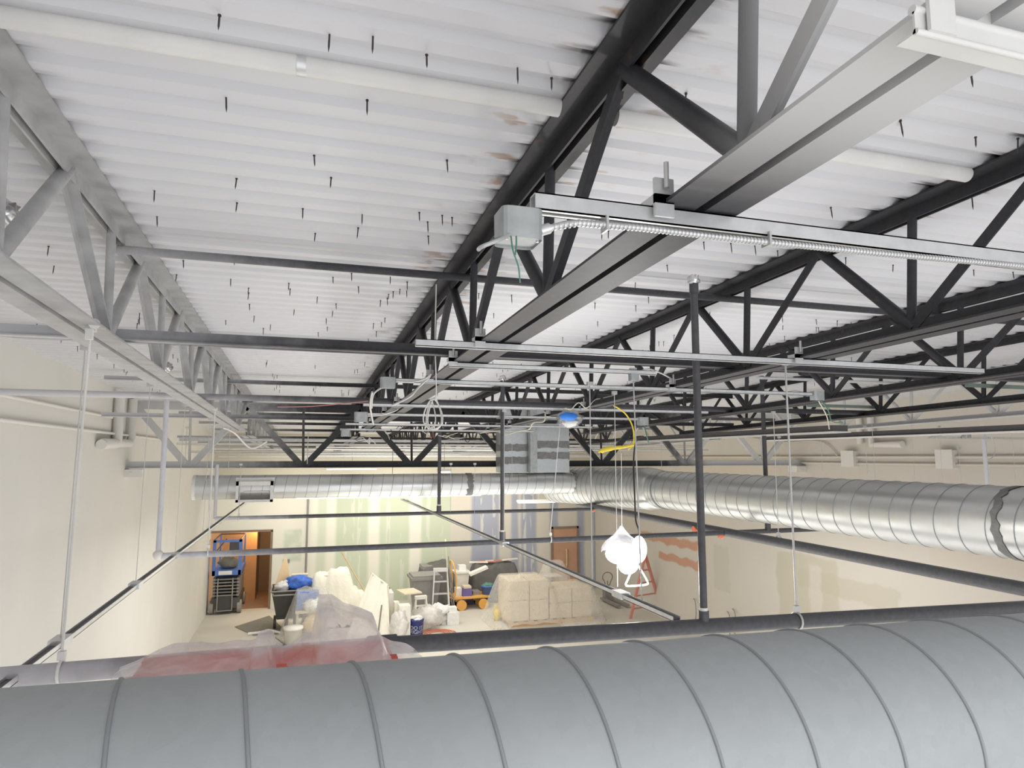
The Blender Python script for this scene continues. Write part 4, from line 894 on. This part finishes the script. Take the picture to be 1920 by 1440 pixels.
mb.grid(wrapf, 26, 26)
mb.grid(lambda u, v: (a1.lerp(b1, u)).lerp(t1.lerp(t1+Vector((.05, .12, 0)), u), v)+Vector((.03*noise.noise(Vector((u*6, v*4, 9))), 0, 0)), 8, 20)
mb.grid(lambda u, v: (a0.lerp(b0, u)).lerp(mid.lerp(mid+Vector((0, .1, 0)), u), v), 6, 16)
mb.grid(lambda u, v: (b0.lerp(b1, u)).lerp((mid+Vector((0, .1, 0))).lerp(t1+Vector((.05, .12, 0)), u), v), 6, 16)
mb.grid(lambda u, v: mid.lerp(t1, u)+Vector((.05*v*u, .1*v+.02*v*u, .02*math.sin(v*PI))), 8, 4)
obj('plastic_wrap', mb, 'tarp_white', t)
obj('pole', MB().cyl((1.72, 16.08, 0), (1.83, 16.3, .75), .018, 8), 'mat', t, label='thin dark pole leaning on the wrap')
tag(obj('plastic_bundle', MB().blob((2.2, 16.0, .3), (.22, .2, .34), 7, .5, 16, 12, 3), 'plastic'), 'crumpled clear plastic bundle between the wrapped panels and the white boxes', 'plastic')
tag(obj('plastic_bundle', MB().blob((1.45, 18.3, .35), (.35, .3, .38), 9, .5, 16, 12, 3), 'tarp_white'), 'low white wrapped heap between the dust sheet and the wrapped panels', 'plastic')
# white boxes / panels
def pxbox(x0, x1, ytop, ybase, depth, m_, name, label, cat, group=None, rot=0):
    b0, b1 = G(x0, ybase), G(x1, ybase); Y = (b0.y+b1.y)/2; zt_ = zy(ytop, Y, (x0+x1)/2)
    mb = MB().box((XY(x0, Y, ybase), Y, 0), (XY(x1, Y, ybase), Y+depth, zt_), rot)
    return tag(obj(name, mb, m_), label, cat, group), Y, zt_
o_, Y_, z_ = pxbox(748, 769, 1136, 1198, .3, 'white_obj', 'tall_carton', 'tall narrow white carton standing left of the dark blue bucket', 'box', 'white cartons')
xa, xb = XY(748, Y_, 1190), XY(769, Y_, 1190)
obj('tape_strip', MB().box(((xa+xb)/2-.03, Y_-.004, .05), ((xa+xb)/2+.02, Y_-.001, z_-.1)), 'card', None, label='grey printed strip on the tall white carton', category='strip')
pxbox(739, 748, 1130, 1190, .25, 'tarp_white', 'tall_carton', 'slim cream carton behind the tall white one', 'box', 'white cartons')
pxbox(727, 737, 1112, 1180, .5, 'white_obj', 'drywall_sheet', 'white board edge standing right of the wrapped panels', 'panel')
tag(obj('flat_board', MB().box((2.3, 16.4, .93), (2.75, 17.0, .96), .2), 'card'), 'small tan board lying across the white cartons', 'board')
tag(obj('dark_bin', MB().lathe((2.05, 18.6, 0), [(.2, 0), (.25, .68), (.27, .7)], 16), 'bin'), 'dark grey bin half hidden behind the wrapped panels', 'bin')
cb = G(781, 1194)
bt = bucket(cb, .165, .42, 'bucket_blue', 'dark blue bucket with white lettering on the floor')
fc = bpy.data.curves.new('slogan', 'FONT'); fc.body = 'DO IT\nRIGHT'; fc.size = .115; fc.align_x = 'CENTER'; fc.extrude = .002; fc.space_line = .8
tmp = bpy.data.objects.new('tmp', fc); C.objects.link(tmp)
dg = bpy.context.evaluated_depsgraph_get(); me = bpy.data.meshes.new_from_object(tmp.evaluated_get(dg)); bpy.data.objects.remove(tmp)
az = math.atan2(cb.x, cb.y)
for v in me.vertices:
    u, w = v.co.x, v.co.y; a = -PI/2-az*1+u/.16*1.; R_ = .152+.025*((.2+w)/.42)+.004
    v.co = Vector((R_*math.cos(a), R_*math.sin(a), .2+w))
me.materials.append(M['white_letter']); lo = bpy.data.objects.new('lettering', me); C.objects.link(lo); lo.parent = bt; lo['label'] = 'white lettering on the bucket'
obj('bucket_liner', MB().blob(cb+Vector((0, 0, .43)), (.15, .15, .06), 3, .7, 16, 8, 5), 'paper', bt)
# grey wheeled bin, small steps, step ladder
c = G(788, 1152)
t = thing('waste_bin', 'grey plastic waste bin left of the aluminium step ladder', 'bin', (3.1, 18.5, 0))
obj('bin_body', MB().add([(2.95, 18.3, .03), (3.5, 18.3, .03), (3.5, 18.8, .03), (2.95, 18.8, .03), (2.85, 18.15, .95), (3.6, 18.15, .95), (3.6, 18.9, .95), (2.85, 18.9, .95)], [(0, 3, 2, 1), (0, 1, 5, 4), (1, 2, 6, 5), (2, 3, 7, 6), (3, 0, 4, 7)]), 'bin', t)
obj('bin_lid', MB().box((2.8, 18.1, .93), (3.65, 18.95, .99)).box((2.85, 18.15, .99), (3.6, 18.9, 1.04)), 'midgrey', t)
def ladder(cx, cy, w, h, n, m_, label, spread=.55, rot=0.):
    t = thing('step_ladder', label, 'ladder', (cx, cy, 0), 'step ladders')
    R = Matrix.Rotation(rot, 3, 'Z'); o = Vector((cx, cy, 0)); q = lambda x, y, z: o+R@Vector((x, y, z))
    for s in (-1, 1):
        obj('rail', MB().prism(q(s*w/2, 0, 0), q(s*w*.36, spread*.45, h), [(-.015, -.035), (.015, -.035), (.015, .035), (-.015, .035)]), m_, t)
        obj('rear_leg', MB().prism(q(s*w/2, spread, 0), q(s*w*.34, spread*.5, h), [(-.012, -.02), (.012, -.02), (.012, .02), (-.012, .02)]), m_, t)
    for k in range(1, n+1):
        f = k/(n+1); ww = w/2*(1-f)+w*.36*f; z = h*f; yy = spread*.45*f
        obj('step', MB().add([q(-ww, yy, z-.02), q(ww, yy, z-.02), q(ww, yy+.08, z-.02), q(-ww, yy+.08, z-.02), q(-ww, yy, z+.012), q(ww, yy, z+.012), q(ww, yy+.08, z+.012), q(-ww, yy+.08, z+.012)], [(0, 3, 2, 1), (4, 5, 6, 7), (0, 1, 5, 4), (1, 2, 6, 5), (2, 3, 7, 6), (3, 0, 4, 7)]), m_, t)
    obj('top_cap', MB().add([q(-w*.42, spread*.3, h-.05), q(w*.42, spread*.3, h-.05), q(w*.42, spread*.65, h-.05), q(-w*.42, spread*.65, h-.05), q(-w*.42, spread*.3, h+.03), q(w*.42, spread*.3, h+.03), q(w*.42, spread*.65, h+.03), q(-w*.42, spread*.65, h+.03)], [(0, 3, 2, 1), (4, 5, 6, 7), (0, 1, 5, 4), (1, 2, 6, 5), (2, 3, 7, 6), (3, 0, 4, 7)]), m_, t)
    return t
ladder(3.52, 17.75, .46, 1.22, 3, 'alu', 'aluminium step ladder standing in the middle of the clutter', .5, -.15)
ladder(2.98, 17.4, .36, .62, 2, 'white_obj', 'small pale step stool left of the step ladder', .35, .1)
# pole bundle in white buckets
for i, (dx, l) in enumerate(((0, 'tallest'), (.07, 'middle'), (.13, 'shortest'))):
    cable('long_pole', [(3.78+dx, 17.75, .05), (3.68+dx*1.2, 18.0, 2.0-.45*i)], .014, 'midgrey' if i else 'wire_cream', 'thin %s pole standing upright right of the step ladder' % l, 'pole', 0, group='upright poles')
tag(obj('white_crate', MB().box((3.55, 17.0, 0), (3.85, 17.3, .3)).box((3.6, 17.05, .3), (3.8, 17.25, .42)).box((3.42, 17.1, 0), (3.54, 17.25, .2)), 'paper'), 'white crate of plaster tubs at the foot of the poles', 'crate')
tag(obj('paper_heap', MB().blob((3.35, 17.25, .22), (.35, .25, .24), 5, .6, 18, 12, 4), 'paper'), 'heap of crumpled white plastic bags in front of the step ladder', 'plastic')
tag(obj('plastic_bag', MB().blob((3.0, 16.75, .27), (.36, .25, .26), 11, .5, 18, 12, 3), 'plastic'), 'cloudy plastic bag behind the blue bucket', 'bag')
mb = MB()
for k in range(5):
    r_ = .17+.055*k; cc = G(820, 1189)
    mb.tube([cc+Vector((r_*1.15*math.cos(a)+.04*noise.noise(Vector((k, a, 0))), r_*.95*math.sin(a), .015+.012*(k % 2))) for a in [2*PI*i/28 for i in range(29)]], .012, 6)
tag(obj('hose_coil', mb, 'hose'), 'flat coil of orange-red hose on the floor', 'hose')
# platform truck
t = thing('platform_truck', 'orange platform truck with round wheels and a tall orange handle', 'cart', (4.55, 18.75, 0))
tx0, tx1, ty0, ty1 = XY(848, 18.7, 1130), XY(915, 18.7, 1130), 18.5, 19.15
obj('deck_plate', MB().box((tx0, ty0, .30), (tx1, ty1, .35)), 'truck', t)
for x in (tx0+.22, tx1-.18):
    for y in (ty0, ty1): obj('wheel', MB().cyl((x, y-.03, .14), (x, y+.03, .14), .14, 20).cyl((x, y-.04, .14), (x, y+.04, .14), .05, 12), 'truck', t)
obj('push_handle', MB().tube([(tx0+.02, ty0, .35), (tx0+.08, ty0+.05, .8), (tx0-.0, ty0+.1, 1.25), (tx0, ty1-.1, 1.25), (tx0+.08, ty1-.05, .8), (tx0+.02, ty1, .35)], .02, 8, 3), 'truck', t)
obj('frame_loop', MB().tube([(tx0, ty0-.03, .33), (tx0-.15, ty0-.03, .38), (tx0-.12, ty0-.03, .5), (tx0+.0, ty0, .42)], .018, 6), 'truck', t)
def tbox(px0, px1, y0p, y1p, Y, d, m_, name, label, cat):
    a, b = P(px0, y1p, Y=Y), P(px1, y0p, Y=Y); return tag(obj(name, MB().box((a.x, Y, a.z), (b.x, Y+d, b.z)), m_), label, cat)
tbox(868, 885, 1104, 1125, 18.6, .3, 'purple', 'violet_carton', 'violet carton on the orange truck', 'box')
tbox(870, 884, 1099, 1104, 18.6, .3, 'card', 'carton', 'small tan carton on top of the violet carton', 'box')
t_ = bucket(P(915, 1124, Y=18.75), .19, .4, 'blue', 'blue bucket on the right end of the orange truck', cat='bucket')
obj('contents', MB().blob(P(915, 1098, Y=18.8), (.17, .15, .08), 3, .6), 'wire_green', t_)
tbox(855, 866, 1103, 1127, 18.7, .25, 'paper', 'white_sack', 'white sack behind the truck handle', 'sack')
tbox(887, 900, 1108, 1124, 18.7, .3, 'midgrey', 'grey_carton', 'grey carton between the violet carton and the blue bucket', 'box')
tag(obj('flat_board', MB().box((4.55, 18.75, .95), (5.1, 19.0, 1.02), .0, None, (-.35, 'Y')), 'white_obj'), 'pale tilted board lying on top of the truck load', 'board')
t = thing('storage_tote', 'pale lidded tote behind the truck handle', 'tote', (4.35, 19.3, .75))
a, b = P(853, 1100, Y=19.2), P(879, 1074, Y=19.2)
obj('tote_body', MB().add([(a.x+.05, 19.2, a.z-.4), (b.x-.05, 19.2, a.z-.4), (b.x-.05, 19.55, a.z-.4), (a.x+.05, 19.55, a.z-.4), (a.x, 19.15, b.z), (b.x, 19.15, b.z), (b.x, 19.6, b.z), (a.x, 19.6, b.z)], [(0, 3, 2, 1), (0, 1, 5, 4), (1, 2, 6, 5), (2, 3, 7, 6), (3, 0, 4, 7), (4, 5, 6, 7)]), 'white_obj', t)
obj('tote_lid', MB().box((a.x-.03, 19.12, b.z), (b.x+.03, 19.63, b.z+.05)), 'white_obj', t)
tag(obj('storage_shelf', MB().box((4.1, 19.12, 0), (4.8, 19.65, a.z-.4)), 'dkgrey'), 'dark base under the pale lidded tote', 'base')
tbox(861, 874, 1060, 1071, 19.3, .25, 'paper', 'small_carton', 'small white carton on top of the pale tote', 'box')
tag(obj('covered_pile', MB().box((3.3, 19.3, 0), (4.0, 19.9, 1.1)), 'bin'), 'grey covered pile behind the step ladder', 'pile')
drape([(3.3, 4.0, 19.3, 19.9, 1.12, .3)], 'dark_tarp', 'grey_tarp', 'grey tarp over the pile behind the step ladder', 'tarp', 3.0, 4.4, 18.95, 20.2, 4.5, .05, 4, wr=.05)
drape([(4.9, 6.1, 19.5, 19.95, 1.05)], 'dark_tarp', 'dark_tarp', 'dark tarp heap against the back wall right of the orange truck', 'tarp', 4.4, 6.6, 19.15, 20.25, 3.0, .05, 2, wr=.08)
for i in range(5):
    tag(obj('timber_strip', MB().box((4.75+.24*i, 19.6, 1.08+.01*i), (5.3+.24*i, 19.66, 1.12+.01*i), .15*i-.3), 'pinkred' if i % 2 else 'tarp_white'), 'one of the loose strips lying on the dark tarp heap', 'strip', 'strips on the dark tarp')
# bottle table
ya = 19.6
a, b = P(945, 1085, Y=ya), P(1030, 1085, Y=ya)
t = thing('work_table', 'pale folding table with bottles against the back wall', 'table', ((a.x+b.x)/2, ya+.2, 0))
obj('table_top', MB().box((a.x, ya, a.z-.03), (b.x+.4, ya+.5, a.z)), 'white_obj', t)
for x in (a.x+.05, b.x): 
    for y in (ya+.03, ya+.47): obj('leg', MB().cyl((x, y, 0), (x, y, a.z-.03), .018, 8), 'dkgrey', t)
for i, (px, m_, h, w) in enumerate(((947, 'wire_yellow', .2, 'yellow bottle at the left end of the bottle table'), (954, 'wire_green', .16, 'green bottle second from the left on the bottle table'), (962, 'white_obj', .2, 'white bottle third from the left on the bottle table'), (971, 'alu', .17, 'grey can fourth from the left on the bottle table'), (979, 'white_obj', .13, 'short white bottle fifth from the left on the bottle table'))):
    x = XY(px, ya+.15, 1080); tag(obj('bottle', MB().lathe((x, ya+.15, a.z), [(0, 0), (.045, 0), (.045, h*.65), (.018, h*.8), (.018, h), (0, h)], 12), m_), w, 'bottle', 'bottles on the table')
# pallet of boxes under plastic
t = thing('wooden_pallet', 'wooden pallet under the plastic-covered cartons', 'pallet', (6.1, 16.7, 0))
px0, px1, py0 = 4.95, 7.25, 16.35
for y in (py0, py0+.5, py0+1.0): obj('runner', MB().box((px0, y, .0), (px1, y+.06, .1)), 'pallet', t)
for k in range(9): obj('deck_board', MB().box((px0+.26*k, py0-.01, .1), (px0+.26*k+.14, py0+1.07, .125)), 'pallet', t)
for k in range(9): obj('bottom_board', MB().box((px0+.26*k, py0-.01, -.0), (px0+.26*k+.14, py0+.05, .02)), 'pallet', t)
n_ = 0
bxs = [(4.98, 5.5, .13, .62), (5.52, 6.02, .13, .62), (4.98, 5.5, .63, 1.1), (5.52, 6.02, .63, 1.1), (6.05, 6.65, .13, .5), (6.67, 7.2, .13, .5), (6.05, 6.65, .51, .85), (6.67, 7.2, .51, .85)]
lb = ['bottom left carton', 'bottom carton second from the left', 'upper left carton', 'upper carton second from the left', 'bottom carton third from the left', 'bottom right carton', 'upper carton third from the left', 'upper right carton']
for (x0, x1, z0, z1), l in zip(bxs, lb):
    tag(obj('cardboard_carton', MB().box((x0, py0+.02, z0), (x1, py0+1.0, z1)), 'card'), l+' on the pallet seen through plastic', 'box', 'cartons on the pallet')
drape([(4.98, 6.02, py0, py0+1.0, 1.14), (6.0, 7.2, py0, py0+1.0, .9), (5.3, 5.36, py0+.2, py0+.3, 1.25), (6.5, 6.9, 17.6, 17.9, 1.35)], 'plastic_thin', 'plastic_sheet', 'large clear plastic sheet over the cartons on the pallet', 'sheet', 4.4, 7.9, 15.95, 18.3, 3.0, .055, 21, wr=.03, cr=.2, pw=1.2)
tag(obj('spray_can', MB().lathe(G(932, 1163), [(0, 0), (.09, 0), (.09, .22), (.04, .28), (0, .28)], 12).blob(G(930, 1150)+Vector((0, 0, .1)), (.08, .08, .14), 3, .4), 'wire_yellow'), 'small yellow tool at the left foot of the plastic-covered cartons', 'tool')
# red a-frame ladder by the right wall, pallet jack
t = thing('trestle_ladder', 'faded red trestle ladder standing by the right wall behind the lamp', 'ladder', (8.2, 15.9, 0))
ap = P(1210, 1040, Y=16.2)
for px, py in ((1182, 1160), (1242, 1150)):
    q0 = G(px, py); obj('ladder_rail', MB().prism(q0, ap, [(-.03, -.03), (.03, -.03), (.03, .03), (-.03, .03)]), 'pinkred', t)
q0, q1 = G(1182, 1160), G(1242, 1150)
for f in (.15, .35, .55, .75): obj('rung', MB().cyl(q0.lerp(ap, f), q1.lerp(ap, f), .02, 6), 'pinkred', t)
t = thing('pallet_jack', 'pallet jack handle with a loop grip standing by the back corner', 'pallet jack', (8.45, 18.4, 0))
c = P(1139, 1082, Y=18.4)
obj('grip_loop', MB().tube([c+Vector((.16*math.sin(a), 0, .14*math.cos(a)-(.1 if abs(a-PI) < .5 else 0))) for a in [2*PI*i/16 for i in range(17)]], .016, 6), 'midgrey', t)
obj('handle_shaft', MB().cyl((c.x, 18.4, .15), (c.x, 18.4, c.z-.1), .018, 8), 'midgrey', t)
obj('fork', MB().box((c.x-.2, 17.4, .05), (c.x-.08, 18.5, .1)), 'midgrey', t); obj('fork', MB().box((c.x+.08, 17.4, .05), (c.x+.2, 18.5, .1)), 'midgrey', t)
obj('pump', MB().box((c.x-.12, 18.3, .0), (c.x+.12, 18.5, .35)), 'midgrey', t)
for i, (px, py) in enumerate(((1375, 1150), (1365, 1165-10), (1302, 1130))):
    c = P(px, py, X=XR); cable('wall_wire', [c+Vector((-.02, 0, .1)), c+Vector((-.1, -.2, .05)), c+Vector((-.12, -.25, -.2)), c+Vector((-.06, -.1, -.45))][:4], .01, 'midgrey', 'loose cable whip poking out of the right wall, %s' % ['rightmost', 'middle', 'leftmost'][i], 'cable')
tag(obj('wall_outlet', MB().box(P(537, 1052, Y=YB-.001)+Vector((-.09, -.02, -.05)), P(537, 1052, Y=YB-.001)+Vector((.09, 0, .05))), 'midgrey'), 'small grey box on the back wall above the black cart', 'electrical box')
# ------------------------------------------------------------------ red lift basket under plastic (between the pipe and the front duct)
RY = 2.25
rz = zy(1234, RY, 400)
t = thing('boom_lift', 'red lift basket wrapped in milky plastic behind the front duct', 'lift', (-.15, RY, 0))
xs0, xs1 = XY(250, RY, 1260), XY(735, RY, 1240)
obj('basket_rail', MB().box((xs0, RY-.14, rz-.22), (xs1, RY-.10, rz-.005)).box((xs0, RY+.10, rz-.10), (xs1, RY+.14, rz-.02)).box((xs0, RY-.12, rz-.10), (xs0+.05, RY+.12, rz-.03)).box((xs1-.05, RY-.12, rz-.10), (xs1, RY+.12, rz-.03)), 'red', t)
for x in (xs0+.1, (xs0+xs1)/2, xs1-.1):
    for sy in (-1, 1): obj('basket_post', MB().box((x-.025, RY+sy*.12-.02, rz-1.0), (x+.025, RY+sy*.12+.02, rz-.1)), 'red', t)
obj('basket_floor', MB().box((xs0, RY-.15, rz-1.08), (xs1, RY+.15, rz-1.0)), 'red', t)
obj('lift_mast', MB().box((-.25, RY-.15, .25), (.05, RY+.15, rz-1.08)), 'midgrey', t)
obj('lift_base', MB().box((-.5, RY-.35, .02), (.3, RY+.55, .25)), 'dkgrey', t)
prof_ = [(205, 1276), (232, 1262), (262, 1247), (300, 1236), (312, 1231), (340, 1226), (372, 1224), (400, 1222), (440, 1219), (474, 1217), (480, 1203), (500, 1202), (506, 1204), (512, 1222), (528, 1230), (548, 1222), (566, 1208), (584, 1204), (592, 1170), (598, 1133), (624, 1131), (645, 1146), (680, 1156), (705, 1168), (714, 1198), (722, 1212), (745, 1218), (770, 1226), (792, 1236)]
pv = [P(a, b, Y=RY) for a, b in prof_]
def topz_(x):
    for a, b in zip(pv, pv[1:]):
        if a.x <= x <= b.x: return a.z+(b.z-a.z)*(x-a.x)/max(1e-6, b.x-a.x)
    return pv[-1].z
def fn(u, v):
    i = u*(len(pv)-1); k = min(int(i), len(pv)-2); q = pv[k].lerp(pv[k+1], i-k); z = q.z; x = q.x
    s = (v-.5)*2; w = noise.noise(Vector((x*9, s*.7, 3)))
    yy = RY+s*.3+.03*w+.02*noise.noise(Vector((x*22, s*2, 8)))
    zz = z-.02*0-(.55*max(0, abs(s)-.45)**1.2)+.012*noise.noise(Vector((x*14, s*4, 1)))
    return (x+.02*noise.noise(Vector((x*8, s*3, 5)))*abs(s), yy, zz)
tag(obj('plastic_drape', MB().grid(fn, 150, 30), 'plastic_near'), 'milky plastic sheet bunched over the red lift basket, rising to a peak', 'sheet')
# ------------------------------------------------------------------ small lights in the far bay (real fixtures)
def fixture(x, y, z, w, label):
    t = thing('ceiling_light', label, 'light', (x, y, z), 'lit fixtures in the far bay')
    obj('housing', MB().box((x-w/2-.02, y-.08, z), (x+w/2+.02, y+.08, z+.05)), 'white_paint', t)
    obj('tube', MB().box((x-w/2, y-.05, z-.02), (x+w/2, y+.05, z)), 'tube_glow', t)
    obj('suspension', MB().cyl((x, y, z+.05), (x, y, ZB(y)), .006, 6), 'rod', t)
fixture(XY(833, 13, 884), 13, zy(884, 13, 833), .22, 'small lit fixture seen under the girder left of centre')
fixture(XY(1010, 15, 944), 15, zy(941, 15, 1010), 1.0, 'lit strip fixture seen below the crossing duct near the centre')
fixture(XY(735, 11.6, 932), 11.6, zy(930, 11.6, 735), 3.1, 'long lit strip fixture seen just below the crossing duct, left of centre')
cable('loose_wire', [P(762, 938, Y=12), P(790, 950, Y=12)], .018, 'white_paint', 'short white slanted bar below the crossing duct', 'bar', 0)
fixture(XY(660, 17, 880), 17, zy(879, 17, 660), 1.2, 'lit strip fixture behind the left part of the crossing duct')
# ------------------------------------------------------------------ light
def area(loc, rot, size, power, col=(1, 1, 1)):
    l = bpy.data.lights.new('area_light', 'AREA'); l.energy = power; l.size = size; l.color = col
    o = bpy.data.objects.new('area_light', l); C.objects.link(o); o.location = loc; o.rotation_euler = rot
def point(loc, power, col=(1, 1, 1), r=.15):
    l = bpy.data.lights.new('lamp_light', 'POINT'); l.energy = power; l.shadow_soft_size = r; l.color = col
    o = bpy.data.objects.new('lamp_light', l); C.objects.link(o); o.location = loc
point(P(1170, 1090, Y=YL-.2), 45, (1, .98, .95), .1)
# unseen area fill added to brighten the room; open near end admits world light
area((2.5, -1.6, 2.2), (math.radians(92), 0, 0), 5, 80, (.96, .98, 1))
area((2.2, 4.5, .7), (PI, 0, 0), 7, 160, (.99, .99, 1))
area((1.2, 11.5, 3.25), (0, 0, 0), 3.5, 150, (1, .975, .93))
area((6.3, 9, 3.25), (0, 0, 0), 3.5, 100, (1, .98, .95))
area((3.0, 10, .9), (PI, 0, 0), 5, 110, (1, .98, .94))
for x_, p_ in ((-.2, 32), (2.6, 40), (5.6, 36)): area((x_, 18.3, 3.5), (math.radians(40), 0, 0), 1.6, p_, (1, .96, .84))
area((3.0, 15.5, 3.6), (0, 0, 0), 5, 130, (1, .95, .84))
area((3.0, 16.0, 1.9), (PI, 0, 0), 5, 170, (1, .94, .82))
point((-1.2, YB+.9, 2.2), 45, (1, .62, .3), .2)
w = bpy.data.worlds.new('world'); w.use_nodes = True; bpy.context.scene.world = w
w.node_tree.nodes['Background'].inputs[0].default_value = (.96, .975, 1, 1); w.node_tree.nodes['Background'].inputs[1].default_value = 1.15
s = bpy.context.scene
s.view_settings.view_transform = 'Standard'; s.view_settings.look = 'None'; s.view_settings.exposure = .0; s.view_settings.gamma = 1
s.view_settings.use_curve_mapping = False
for o in bpy.data.objects:
    if '_o' in o: del o['_o']
